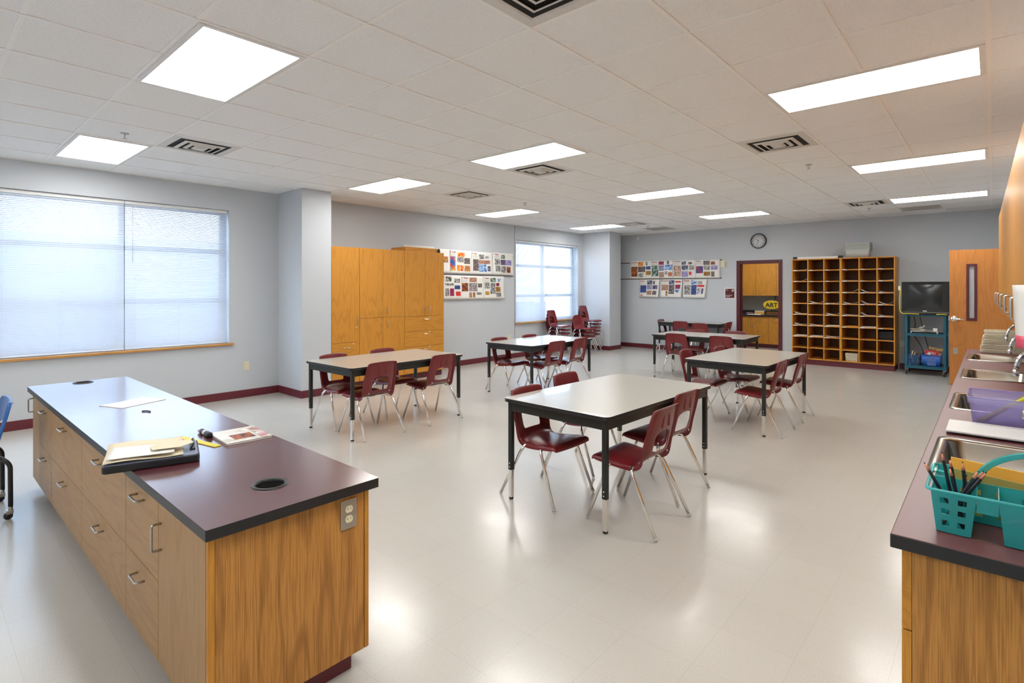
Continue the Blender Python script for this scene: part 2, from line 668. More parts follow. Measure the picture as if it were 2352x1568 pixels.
# storeroom shell behind the doorway
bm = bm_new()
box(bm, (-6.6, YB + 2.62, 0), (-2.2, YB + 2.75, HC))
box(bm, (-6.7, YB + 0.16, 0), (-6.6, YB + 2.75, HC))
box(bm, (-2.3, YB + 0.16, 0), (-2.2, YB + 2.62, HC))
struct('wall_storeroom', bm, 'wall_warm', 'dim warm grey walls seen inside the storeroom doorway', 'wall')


def baseboard(name, lab, runs):
    bm = bm_new()
    for (x0, y0), (x1, y1) in runs:
        d = 0.012
        lo = (min(x0, x1), min(y0, y1))
        hi = (max(x0, x1), max(y0, y1))
        if x0 == x1:
            s = 1 if x0 < -3 else -1
            box(bm, (min(x0, x0 + s * d), lo[1], 0), (max(x0, x0 + s * d), hi[1], 0.105))
        else:
            s = -1
            box(bm, (lo[0], y0 + s * d, 0), (hi[0], y0, 0.105))
    struct(name, bm, 'base', lab, 'baseboard', bevel=0.004)


baseboard('baseboard_left', 'maroon vinyl baseboard along the window wall and columns',
          [((XL, YF), (XL, 3.65)), ((XL, 3.65), (-7.143, 3.65)), ((-7.155, 3.65), (-7.155, 4.10)), ((XL, 6.35), (XL, 11.5)), ((XL, 11.5), (-7.018, 11.5)), ((-7.03, 11.5), (-7.03, 12.03)), ((XL, 12.04), (XL, YB))])
baseboard('baseboard_back', 'maroon vinyl baseboard along the poster and pigeonhole wall', [((XL, YB), (DX0, YB)), ((DX1, YB), (-3.08, YB)), ((-1.33, YB), (XR, YB))])

# vertical panel joint beside the far window
bm = bm_new()
box(bm, (XL - 0.001, 8.895, 0.105), (XL + 0.004, 8.907, HC))
struct('trim_2', bm, 'alum', 'thin vertical joint strip on the wall beside the far window', 'trim')

# ------------------------------------------------------------------ windows and blinds


def window(name, lab, W, mull):
    y0, y1, z0, z1 = W
    t = thing(name, lab, 'window', (XL, (y0 + y1) / 2, z0), kind='structure')
    cy, cz = (y0 + y1) / 2, z0
    xo = -TH + 0.06
    bm = bm_new()
    w = 0.065

    def bar(a0, a1, c0, c1):
        box(bm, (xo - 0.03, a0 - cy, c0 - cz), (xo + 0.03, a1 - cy, c1 - cz))
    bar(y0, y0 + w, z0, z1)
    bar(y1 - w, y1, z0, z1)
    bar(y0 + w, y1 - w, z0, z0 + w)
    bar(y0 + w, y1 - w, z1 - w, z1)
    for m in mull:
        bar(m - w / 2, m + w / 2, z0 + w, z1 - w)
    edges = [y0 + w] + [q for m in mull for q in (m - w / 2, m + w / 2)] + [y1 - w]
    for zz in (1.36, 2.035):
        for a, b in zip(edges[::2], edges[1::2]):
            bar(a, b, zz - 0.032, zz + 0.032)
    obj('window_frame', bm, 'alum', t)
    for a, b in zip(edges[::2], edges[1::2]):
        bm = bm_new()
        box(bm, (xo - 0.004, a - cy, w), (xo + 0.004, b - cy, z1 - z0 - w))
        obj('window_pane', bm, 'glass', t)
    bm = bm_new()
    box(bm, (-TH + 0.09, y0 - cy - 0.0, -0.022), (0.0, y1 - cy + 0.0, 0.0))
    box(bm, (-0.001, y0 - cy - 0.05, -0.028), (0.045, y1 - cy + 0.05, 0.0))
    obj('window_sill', bm, 'sill', t, bevel=0.004)
    return t


window('window_1', 'wide window with closed white blinds over the dark island', W1, (1.768, 0.575))
window('window_2', 'narrower bright window behind the stacked chairs', W2, (10.09,))


def blind(lab, y0, y1, z0, z1, tilt, gap_z0):
    """Venetian blind hung inside the window recess."""
    xb = XL - 0.055
    cy = (y0 + y1) / 2
    t = thing('venetian_blind', lab, 'window blind', (xb, cy, z0), group='white venetian blinds')
    h = (y1 - y0) / 2 - 0.003
    bm = bm_new()
    box(bm, (-0.016, -h, z1 - z0 - 0.042), (0.016, h, z1 - z0 - 0.004))
    obj('head_rail', bm, 'white', t, bevel=0.002)
    bm = bm_new()
    pitch = 0.0205
    zz = z0 + 0.028
    ca, sa = math.cos(tilt), math.sin(tilt)
    while zz < z1 - 0.05:
        prev = None
        for k in range(5):
            u = (k / 4 - 0.5)
            d = u * 0.0254
            c = 0.0025 * (1 - (2 * u) ** 2)
            x = d * ca - c * sa
            z = d * sa + c * ca
            a, b = bm.verts.new((x, -h, zz - z0 + z)), bm.verts.new((x, h, zz - z0 + z))
            if prev:
                f = bm.faces.new((prev[0], prev[1], b, a))
                f.smooth = True
            prev = (a, b)
        zz += pitch
    obj('slats', bm, 'slat', t)
    bm = bm_new()
    box(bm, (-0.016, -h, 0.001), (0.016, h, 0.016))
    obj('bottom_rail', bm, 'white', t, bevel=0.003)
    bm = bm_new()
    for q in (-h * 0.82, 0.0, h * 0.82):
        for xx in (-0.0135, 0.0135):
            box(bm, (xx - 0.0006, q - 0.0008, 0.02), (xx + 0.0006, q + 0.0008, z1 - z0 - 0.03))
    obj('ladder_cord', bm, 'white', t)
    bm = bm_new()
    tube(bm, [(0.03, -h + 0.07, z1 - z0 - 0.05), (0.034, -h + 0.072, z1 - z0 - 0.75)], 0.0035, 6)
    obj('tilt_wand', bm, 'clear', t)
    return t


blind('white blind of the wide window, outermost pane at the picture edge', W1[0] + 0.01, 0.575, W1[2], W1[3], math.radians(-52), 0)
blind('white blind on the middle pane of the wide window, slats nearly shut', 0.58, 1.769, W1[2], W1[3], math.radians(-52), 0)
blind('white blind of the wide window on the pane next to the column', 1.771, W1[1] - 0.01, W1[2], W1[3], math.radians(-49), 0)
blind('white blind of the far window, pane beside the posters', W2[0] + 0.01, 10.085, W2[2], W2[3], math.radians(-48), 0)
blind('white blind of the far window, brightest pane above the chair stacks', 10.095, W2[1] - 0.01, W2[2], W2[3], math.radians(-30), 0)

# outdoors seen through the slats
bm = bm_new()
box(bm, (-60, -40, -0.6), (XL - TH - 0.02, 60, -0.45))
tag(obj('ground', bm, 'grass'), 'pale paving outdoors beyond the windows', 'ground', kind='structure')
bm = bm_new()
box(bm, (-22.0, 1.2, -0.45), (-17.0, 9.0, 2.6))
box(bm, (-22.2, 1.0, 2.6), (-16.8, 9.2, 2.85))
for yy in (2.4, 4.2, 6.0, 7.8):
    box(bm, (-17.02, yy - 0.35, 0.7), (-16.97, yy + 0.35, 1.9))
tag(obj('exterior_annex', bm, 'facade'), 'pale low building outdoors beyond the wide window', 'building', kind='structure')

# ------------------------------------------------------------------ doors
t = thing('door_2', 'maroon steel frame of the storeroom doorway', 'door frame', (0, 0, 0), kind='structure')
bm = bm_new()
fw = 0.075
for a, b, c, d in ((DX0, DX0 + fw, 0, DZ), (DX1 - fw, DX1, 0, DZ), (DX0 + fw, DX1 - fw, DZ - fw, DZ)):
    box(bm, (a, YB - 0.02, c), (b, YB + 0.18, d))
box(bm, (DX0 + fw, YB + 0.07, 0), (DX0 + fw + 0.016, YB + 0.12, DZ - fw))
obj('door_frame', bm, 'maroon_paint', t, bevel=0.003)
bm = bm_new()
box(bm, (DX1 - fw - 0.006, YB + 0.02, 1.70), (DX1 - fw + 0.001, YB + 0.06, 1.83))
obj('strike_plate', bm, 'pull', t)

DY = 10.95
t = thing('door_1', 'open oak classroom door with narrow maroon-framed window', 'door', (XR, DY, 0), kind='structure')
bm = bm_new()
box(bm, (-0.92, -0.022, 0.012), (-0.702, 0.022, 2.125))
box(bm, (-0.603, -0.022, 0.012), (-0.012, 0.022, 2.125))
box(bm, (-0.702, -0.022, 0.012), (-0.603, 0.022, 1.045))
box(bm, (-0.702, -0.022, 1.890), (-0.603, 0.022, 2.125))
bmesh.ops.remove_doubles(bm, verts=bm.verts[:], dist=1e-5)
obj('door_leaf', bm, 'door_oak', t)
bm = bm_new()
for a, b, c, d in ((-0.716, -0.682, 1.025, 1.905), (-0.623, -0.589, 1.025, 1.905), (-0.682, -0.623, 1.025, 1.07), (-0.682, -0.623, 1.868, 1.905)):
    box(bm, (a, -0.034, c), (b, 0.034, d))
obj('vision_frame', bm, 'maroon_paint', t, bevel=0.004)
bm = bm_new()
box(bm, (-0.684, -0.006, 1.06), (-0.621, 0.006, 1.88))
obj('vision_glass', bm, plain('wired_glass', (0.42, 0.45, 0.46), 0.15, var=0.08, scale=60), t)
bm = bm_new()
lathe(bm, [(0.046, 0.0), (0.046, 0.006), (0.038, 0.016), (0.022, 0.022), (0.017, 0.05), (0.0, 0.052)], (-0.862, -0.022, 1.05), 24, 'Y')
tube(bm, fillet([(-0.862, -0.066, 1.05), (-0.80, -0.068, 1.046), (-0.745, -0.066, 1.043)], 0.02), [0.012] * 3 + [0.011] * 3 + [0.009] * 2, 10)
lathe(bm, [(0.018, 0.0), (0.014, 0.02)], (-0.862, -0.05, 1.05), 16, 'Y')
hd = obj('lever_handle', bm, 'chrome', t)
bm = bm_new()
box(bm, (-0.93, -0.012, 1.02), (-0.915, 0.012, 1.08))
obj('latch', bm, 'chrome', hd)
bm = bm_new()
box(bm, (-0.875, -0.026, 0.50), (-0.815, -0.021, 0.60))
obj('push_plate', bm, 'steel', t)

# ------------------------------------------------------------------ ceiling fittings
ORD = {-2: 'first', 3: 'second', 8: 'third', 13: 'fourth', -7: 'hidden'}
COLN = {-8: 'the windows', -3: 'the middle', 2: 'the sinks'}
proto_light = None
for ci in (-8, -3, 2):
    for rj in (-7, -2, 3, 8, 13):
        x, y = GX + GT * (ci + 1 + (1 if (ci, rj) == (-8, 3) else 0)), GY + GT * (rj + 0.5)
        lab = 'glowing flat ceiling panel, %s one from the front in the row along %s' % (ORD[rj], COLN[ci]) if ci != -3 else 'glowing flat ceiling panel, %s one from the front in the row down the middle' % ORD[rj]
        if rj == -7:
            lab = 'glowing ceiling panel behind the viewer in the row along %s' % COLN[ci]
        if proto_light is None:
            t = proto_light = thing('ceiling_light', lab, 'ceiling light', (x, y, HC), group='recessed ceiling light panels')
            hx, hy = GT - 0.012, GT / 2 - 0.012
            bm = bm_new()
            for a, b, c, d in ((-hx, hx, -hy, -hy + 0.03), (-hx, hx, hy - 0.03, hy), (-hx, -hx + 0.03, -hy + 0.03, hy - 0.03), (hx - 0.03, hx, -hy + 0.03, hy - 0.03)):
                box(bm, (a, c, -0.012), (b, d, 0.002))
            obj('frame', bm, 'white', t)
            bm = bm_new()
            box(bm, (-hx + 0.03, -hy + 0.03, -0.008), (hx - 0.03, hy - 0.03, 0.0))
            obj('diffuser', bm, 'lamp', t)
        else:
            dup(proto_light, (x, y, HC), 0, lab, 'recessed ceiling light panels')

# square air diffusers
VENTS = [(-6, -1, 'square louvred ceiling vent beside the light panel over the big window'),
         (1, -1, 'square louvred ceiling vent cut by the top edge of the picture'),
         (-3, 4, 'square louvred ceiling vent behind the second middle light panel'),
         (-6, 5, 'square louvred ceiling vent above the oak wardrobe'),
         (1, 5, 'square louvred ceiling vent in front of the second sink-side light panel'),
         (1, 13, 'square louvred ceiling vent close to the fourth sink-side light panel'),
         (-6, 13, 'square louvred ceiling vent beside the farthest window-side light')]
proto = None
for i, j, lab in VENTS:
    x, y = GX + GT * (i + 0.5), GY + GT * (j + 0.5)
    lab = lab.replace('farthest', 'fourth')
    if proto is None:
        t = proto = thing('ceiling_vent', lab, 'vent', (x, y, HC), group='square louvred ceiling vents')
        bm = bm_new()
        h = GT / 2 - 0.012

        def ring(bm, r0, z0_, r1, z1_):
            a = [bm.verts.new((sx * r0, sy * r0, z0_)) for sx, sy in ((-1, -1), (1, -1), (1, 1), (-1, 1))]
            b = [bm.verts.new((sx * r1, sy * r1, z1_)) for sx, sy in ((-1, -1), (1, -1), (1, 1), (-1, 1))]
            for k in range(4):
                bm.faces.new((a[k], a[(k + 1) % 4], b[(k + 1) % 4], b[k]))
        ring(bm, h, -0.006, 0.235, -0.010)
        ring(bm, 0.235, -0.010, 0.225, -0.003)
        obj('frame', bm, 'vent', t, solid=0.002)
        bm = bm_new()
        box(bm, (-0.226, -0.226, -0.003), (0.226, 0.226, -0.001))
        obj('duct_shade_plate', bm, 'darkvoid', t)  # flat dark plate, its colour stands in for the shade up the duct
        for r, zr in ((0.178, -0.010), (0.116, -0.014)):
            bm = bm_new()
            ring(bm, r, zr, r - 0.022, zr - 0.013)
            ring(bm, r - 0.022, zr - 0.013, r - 0.028, zr - 0.010)
            obj('louver', bm, 'vent', t, solid=0.002)
        bm = bm_new()
        ring(bm, 0.062, -0.020, 0.046, -0.032)
        box(bm, (-0.046, -0.046, -0.033), (0.046, 0.046, -0.030))
        obj('centre_plate', bm, 'vent', t)
    else:
        dup(proto, (x, y, HC), 0, lab, 'square louvred ceiling vents')

RET = [(2, 15, 'flat grey return grille in the ceiling above the television'), (-6, 15, 'flat grey return grille in the ceiling over the poster wall corner')]
for i, j, lab in RET:
    x, y = GX + GT * (i + 0.5), GY + GT * (j + 0.5)
    t = thing('return_grille', lab, 'vent', (x, y, HC), group='flat return grilles')
    bm = bm_new()
    h = GT / 2 - 0.014
    for a, b, c, d in ((-h, h, -h, -h + 0.03), (-h, h, h - 0.03, h), (-h, -h + 0.03, -h + 0.03, h - 0.03), (h - 0.03, h, -h + 0.03, h - 0.03)):
        box(bm, (a, c, -0.009), (b, d, 0.001))
    obj('frame', bm, 'vent', t)
    bm = bm_new()
    for k in range(20):
        yy = -h + 0.04 + k * (2 * h - 0.08) / 19
        xbox(bm, (0, yy, -0.006), (2 * h - 0.06, 0.016, 0.0015), Matrix.Rotation(math.radians(40), 3, 'X'))
    obj('grille_slats', bm, 'vent', t)
    bm = bm_new()
    box(bm, (-h + 0.03, -h + 0.03, -0.0015), (h - 0.03, h - 0.03, 0.0))
    obj('backing', bm, 'alum', t)

proto = None
for i, j, lab in [(-5.53, -1.5, 'small sprinkler head in front of the light over the big window'), (-5.33, 7.39, 'small sprinkler head before the third window-side light'),
                  (1.49, 7.45, 'small sprinkler head before the third sink-side light'), (1.4, 14.6, 'small sprinkler head just past the vent over the pigeonholes'),
                  (-5.5, 14.6, 'small sprinkler head over the far column')]:
    x, y = GX + GT * i, GY + GT * j
    if proto is None:
        t = proto = thing('sprinkler_head', lab, 'sprinkler', (x, y, HC), group='ceiling sprinkler heads')
        bm = bm_new()
        lathe(bm, [(0.036, 0.0), (0.036, -0.004), (0.014, -0.008), (0.010, -0.012)], n=20)
        obj('escutcheon', bm, 'pull', t)
        bm = bm_new()
        tube(bm, fillet([(0, 0, -0.010), (0.014, 0, -0.022), (0, 0, -0.045)], 0.01), 0.003, 6)
        tube(bm, fillet([(0, 0, -0.010), (-0.014, 0, -0.022), (0, 0, -0.045)], 0.01), 0.003, 6)
        lathe(bm, [(0.006, -0.008), (0.006, -0.016)], n=10)
        obj('yoke', bm, 'pull', t)
        bm = bm_new()
        lathe(bm, [(0.0, -0.044), (0.019, -0.046), (0.019, -0.048), (0.0, -0.049)], n=16)
        obj('deflector', bm, 'pull', t)
    else:
        dup(proto, (x, y, HC), 0, lab, 'ceiling sprinkler heads')

# ------------------------------------------------------------------ handles and casework helpers


def pull_bm(p, out, along, length=0.10, depth=0.032, r=0.0048, bm=None):
    """Wire pull: p = centre on the face, out = face normal, along = direction of the bar."""
    bm = bm or bm_new()
    p, o, a = Vector(p), Vector(out), Vector(along)
    h = a * (length / 2)
    tube(bm, fillet([p - h - o * 0.001, p - h + o * depth, p + h + o * depth, p + h - o * 0.001], 0.010), r, 8)
    return bm


# ------------------------------------------------------------------ island
t = thing('island_cabinet', 'long oak drawer island with dark maroon worktop', 'kitchen island', (-3.73, 0.95, 0))
ox, oy = -3.73, 0.95
IX0, IX1, IY0, IY1 = -5.61, -1.852, 0.628, 1.272
bx0, bx1, by0, by1 = -5.48, -1.885, 0.665, 1.245


def isl(bm, lo, hi, mat=0):
    box(bm, (lo[0] - ox, lo[1] - oy, lo[2]), (hi[0] - ox, hi[1] - oy, hi[2]), mat)


bm = bm_new()
isl(bm, (bx0, by0, 0.085), (bx1 - 0.02, by1, ISL_Z - 0.037))
car_o = obj('carcass', bm, 'melamine', t)
bm = bm_new()
isl(bm, (bx1 - 0.02, by0 + 0.003, 0.085), (bx1, by1 - 0.022, ISL_Z - 0.037))
obj('end_panel', bm, 'oak_end', t, bevel=0.002)
bm = bm_new()
isl(bm, (bx1 - 0.02, by1 - 0.019, 0.085), (bx1 + 0.0005, by1, ISL_Z - 0.037))
obj('corner_strip', bm, 'oak', t, bevel=0.002)
bm = bm_new()
isl(bm, (bx0 + 0.05, by0 + 0.06, 0), (bx1 - 0.045, by1 - 0.05, 0.085))
obj('toe_kick', bm, 'base', t, bevel=0.004)
bm = bm_new()
prism(bm, [(x - ox, y - oy) for x, y in rrect(IX0, IY0, IX1, IY1, 0.006)], ISL_Z - 0.037, ISL_Z, 0, 1)
top_o = obj('worktop', bm, ['black_edge', 'laminate'], t, bevel=0.002)
fy = by0
TF = 0.019


def isl_front(name, x0, x1, z0, z1, mat, pulls):
    bm = bm_new()
    isl(bm, (x0 + 0.002, fy - TF, z0 + 0.002), (x1 - 0.002, fy - 0.001, z1 - 0.002))
    o = obj(name, bm, mat, t, bevel=0.0015)
    for px_, pz_, al in pulls:
        obj('pull', pull_bm((px_ - ox, fy - TF - oy, pz_), (0, -1, 0), al), 'pull', o)
    return o


zt, zm, zb = ISL_Z - 0.042, 0.400, 0.088
HZ, VT = (1, 0, 0), (0, 0, 1)
isl_front('door', -5.48, -5.17, zb, zt, 'oak_shaded_v', [(-5.43, 0.645, VT)])
for a, b in ((-5.17, -4.69), (-4.69, -3.76), (-3.76, -2.86), (-2.86, -2.40)):
    isl_front('drawer', a, b, zm, zt, 'oak_front', [((a + b) / 2, 0.668, HZ)])
    isl_front('drawer', a, b, zb, zm, 'oak_front', [((a + b) / 2, 0.338, HZ)])
isl_front('door', -2.40, -1.905, zb, zt, 'oak_shaded_v', [(-2.365, 0.585, VT)])
bm = bm_new()
isl(bm, (-1.903, fy - TF, zb), (bx1, fy + 0.0025, zt + 0.004))
obj('corner_strip', bm, 'oak', t, bevel=0.002)


def drill(o, cuts, depth):
    """Cut round holes into a mesh for good and drop the cutters."""
    for cx, cy, r in cuts:
        b2 = bm_new()
        lathe(b2, [(r, -depth), (r, depth)], (cx, cy, ISL_Z), 40)
        c = obj('cutter', b2, 'black', loc=(ox, oy, 0))
        m = o.modifiers.new('hole', 'BOOLEAN')
        m.operation = 'DIFFERENCE'
        m.object = c
        bpy.context.view_layer.update()
        me = bpy.data.meshes.new_from_object(o.evaluated_get(bpy.context.evaluated_depsgraph_get()))
        o.modifiers.clear()
        o.data = me
        bpy.data.objects.remove(c)


GROM = ((-2.105 - ox, 0.945 - oy, 0.058), (-5.505 - ox, 0.955 - oy, 0.058))
top_o.modifiers.clear()
drill(top_o, GROM, 0.05)
drill(car_o, GROM, 0.12)
for cx, cy, r in GROM:
    bm = bm_new()
    lathe(bm, [(r - 0.006, -0.006), (r - 0.005, 0.0035), (r - 0.002, 0.005), (r + 0.007, 0.005), (r + 0.0105, 0.0003)], (cx, cy, ISL_Z), 48, caps=False)
    g = obj('grommet_ring', bm, 'black', t)
    bm = bm_new()
    lathe(bm, [(r - 0.006, -0.006), (r - 0.008, -0.075), (0.0, -0.075)], (cx, cy, ISL_Z), 40, caps=False)
    obj('cup', bm, 'darkvoid', g)


def outlet(name, label, pos, right, plate='steel', face='ivory', scale=1.0):
    """Duplex socket on a wall plate. right: unit vector along the wall."""
    t = thing(name, label, 'outlet', pos, group=None)
    r = Vector(right)
    n = r.cross(Vector((0, 0, 1)))
    mt = Matrix((r, n, Vector((0, 0, 1)))).transposed()   # local x along the wall, y out of it
    bm = bm_new()
    box(bm, (-0.035, 0.0, -0.0575), (0.035, 0.006, 0.0575))
    bm.transform(mt.to_4x4())
    obj('cover_plate', bm, plate, t, bevel=0.003)
    for sz in (0.0195, -0.0195):
        bm = bm_new()
        pts = [(0.0165 * math.cos(a) if abs(math.cos(a)) < 0.99 else 0.0165 * math.cos(a), 0.0135 * max(-0.88, min(0.88, math.sin(a) * 1.05)) / 0.88) for a in [2 * PI * k / 28 for k in range(28)]]
        lo = [bm.verts.new((x, 0.0055, z + sz)) for x, z in pts]
        hi = [bm.verts.new((x * 0.96, 0.0085, z * 0.96 + sz)) for x, z in pts]
        bm.faces.new(hi)
        for k in range(28):
            bm.faces.new((lo[k], lo[(k + 1) % 28], hi[(k + 1) % 28], hi[k]))
        bm.transform(mt.to_4x4())
        s = obj('socket', bm, face, t)
        bm = bm_new()
        box(bm, (-0.0075, 0.0082, sz - 0.002), (-0.006, 0.0089, sz + 0.0065))
        box(bm, (-0.0105, 0.0082, sz + 0.0015), (-0.0075, 0.0089, sz + 0.003))
        box(bm, (0.0055, 0.0082, sz - 0.001), (0.007, 0.0089, sz + 0.0065))
        lathe(bm, [(0.0026, 0.0), (0.0026, 0.0007), (0.0, 0.0007)], (0.0, 0.0, 0.0), 10, 'Y')
        for v in bm.verts[-31:]:
            pass
        bm.transform(mt.to_4x4())
        obj('slots', bm, 'blackink', s)
    return t


outlet('power_outlet', 'steel-plated double socket on the end panel of the island', (-1.885, 1.152, 0.648), (0, 1, 0), 'steel')
outlet('power_outlet', 'ivory double socket low on the wall under the big window', (XL, 3.19, 0.44), (0, 1, 0), 'ivory')
outlet('power_outlet', 'small wall socket just above the table beyond the oak cabinets', (XL, 8.73, 0.455), (0, 1, 0), 'ivory')
outlet('power_outlet', 'white wall socket between the pigeonholes and the television cart', (-1.287, YB, 0.47), (1, 0, 0), 'white')

# things lying on the island
t = thing('portfolio_binder', 'black zip binder overhanging the island edge with papers on top', 'binder', (-2.80, 0.735, ISL_Z + 0.0006), math.radians(74))
bm = bm_new()
prism(bm, rrect(-0.175, -0.14, 0.175, 0.14, 0.02), 0.0, 0.030)
obj('cover', bm, 'black', t, bevel=0.005, seg=3)
bm = bm_new()
prism(bm, rrect(-0.168, -0.133, 0.168, 0.133, 0.018), 0.030, 0.033)
obj('clipboard', bm, plain('binder_lining', srgb(120, 128, 150), 0.4), t)
bm = bm_new()
tube(bm, fillet([(0.140, -0.05, 0.034), (0.155, -0.05, 0.062), (0.155, 0.05, 0.062), (0.140, 0.05, 0.034)], 0.01), 0.003, 8)
box(bm, (0.140, -0.06, 0.033), (0.160, 0.06, 0.040))
obj('clip', bm, 'black', t)


def paper_at(name, label, base, rz, w, l, curl, mat, zf=None, th=0.0012, group=None):
    bm = bm_new()
    sheet(bm, 10, 8, lambda s, q: ((s - 0.5) * w, (q - 0.5) * l, curl(s, q)))
    return tag(obj(name, bm, mat, solid=th, loc=base, rot=(0, 0, rz)), label, 'paper', group)


paper_at('paper_sheet', 'large creased tan sheet on the black binder', (-2.806, 0.706, ISL_Z + 0.042), math.radians(74), 0.285, 0.262, lambda s, q: 0.022 * max(0, q - 0.72) * 3 + 0.004 * math.sin(6 * s), 'cream_paper')
paper_at('paper_sheet', 'white folded sheet lying over the tan sheet on the binder', (-2.775, 0.69, ISL_Z + 0.052), math.radians(70), 0.24, 0.17, lambda s, q: 0.006 * (1 - s) * q + 0.002, 'paper')
bm = bm_new()
prism(bm, [(-0.07, -0.045), (0.035, -0.05), (0.085, -0.01), (0.075, 0.045), (-0.055, 0.05), (-0.08, 0.0)], 0.0, 0.002)
tag(obj('paper_tag', bm, 'cream_paper', loc=(-2.745, 0.79, ISL_Z + 0.064), rot=(0.04, 0, math.radians(75))), 'cream tag-shaped card on top of the binder papers', 'card')
bm = bm_new()
box(bm, (-0.17, -0.017, 0.0), (0.17, 0.017, 0.003))
rul = tag(obj('ruler', bm, 'yellow', loc=(-2.958, 0.966, ISL_Z + 0.0005), rot=(0, 0, math.radians(12))), 'yellow ruler lying flat on the island', 'ruler')
bm = bm_new()
for k in range(33):
    box(bm, (-0.165 + k * 0.0103, -0.016, 0.003), (-0.1645 + k * 0.0103, -0.016 + (0.010 if k % 4 == 0 else 0.005), 0.0033))
obj('tick_marks', bm, 'blackink', rul)
t = thing('marker_pen', 'thick black and white marker beside the magazine on the island', 'marker', (-3.06, 1.035, ISL_Z + 0.014), math.radians(0))
bm = bm_new()
lathe(bm, [(0.0, -0.075), (0.012, -0.075), (0.013, -0.07), (0.013, 0.02), (0.0, 0.02)], (0, 0, 0), 16, 'X')
obj('barrel', bm, 'white', t)
bm = bm_new()
lathe(bm, [(0.0, 0.02), (0.0138, 0.02), (0.0138, 0.07), (0.011, 0.074), (0.0, 0.074)], (0, 0, 0), 16, 'X')
obj('cap', bm, 'black', t)
bm = bm_new()
lathe(bm, [(0.0133, -0.05), (0.0133, -0.01)], (0, 0, 0), 16, 'X')
obj('sleeve', bm, plain('marker_label', srgb(70, 66, 110), 0.4), t)
t = thing('magazine', 'white picture magazine with a dark photo on its cover', 'magazine', (-2.895, 1.148, ISL_Z + 0.0006), math.radians(-3))
bm = bm_new()
box(bm, (-0.135, -0.105, 0.0), (0.135, 0.105, 0.010))
obj('pages', bm, 'paper', t, bevel=0.002)
bm = bm_new()
box(bm, (-0.138, -0.108, 0.010), (0.138, 0.108, 0.012))
obj('cover', bm, printed('magazine_cover', (0.68, 0.66, 0.62), (0.74, 0.72, 0.70), (0.55, 0.52, 0.45), 10), t)
bm = bm_new()
box(bm, (-0.012, -0.055, 0.012), (0.09, 0.045, 0.0124))
obj('cover_photo', bm, printed('magazine_photo', (0.03, 0.02, 0.02), (0.45, 0.10, 0.02), (0.02, 0.02, 0.02), 22), t)
bm = bm_new()
box(bm, (-0.138, 0.06, 0.012), (0.138, 0.108, 0.0124))
obj('cover_band', bm, printed('magazine_band', (0.45, 0.10, 0.14), (0.70, 0.68, 0.66), (0.20, 0.30, 0.15), 16), t)
paper_at('paper_sheet', 'pale sheet lying alone on the far half of the island', (-4.287, 1.012, ISL_Z + 0.0015), math.radians(112), 0.30, 0.215, lambda s, q: 0.003 * max(0, s - 0.8), 'paper')
bm = bm_new()
tube(bm, [(-0.03, 0, 0.004), (0.0, 0.006, 0.005), (0.03, -0.004, 0.004)], 0.004, 8)
tag(obj('rubber_scrap', bm, 'black', loc=(-3.91, 0.99, ISL_Z), rot=(0, 0, 0.6)), 'small dark scrap on the island beside the pale sheet', 'scrap')

# ------------------------------------------------------------------ maroon shell chairs


def lerp_prof(prof, t):
    n = len(prof) - 1
    a = min(int(t * n), n - 1)
    f = t * n - a
    return [p + (q - p) * f for p, q in zip(prof[a], prof[a + 1])]


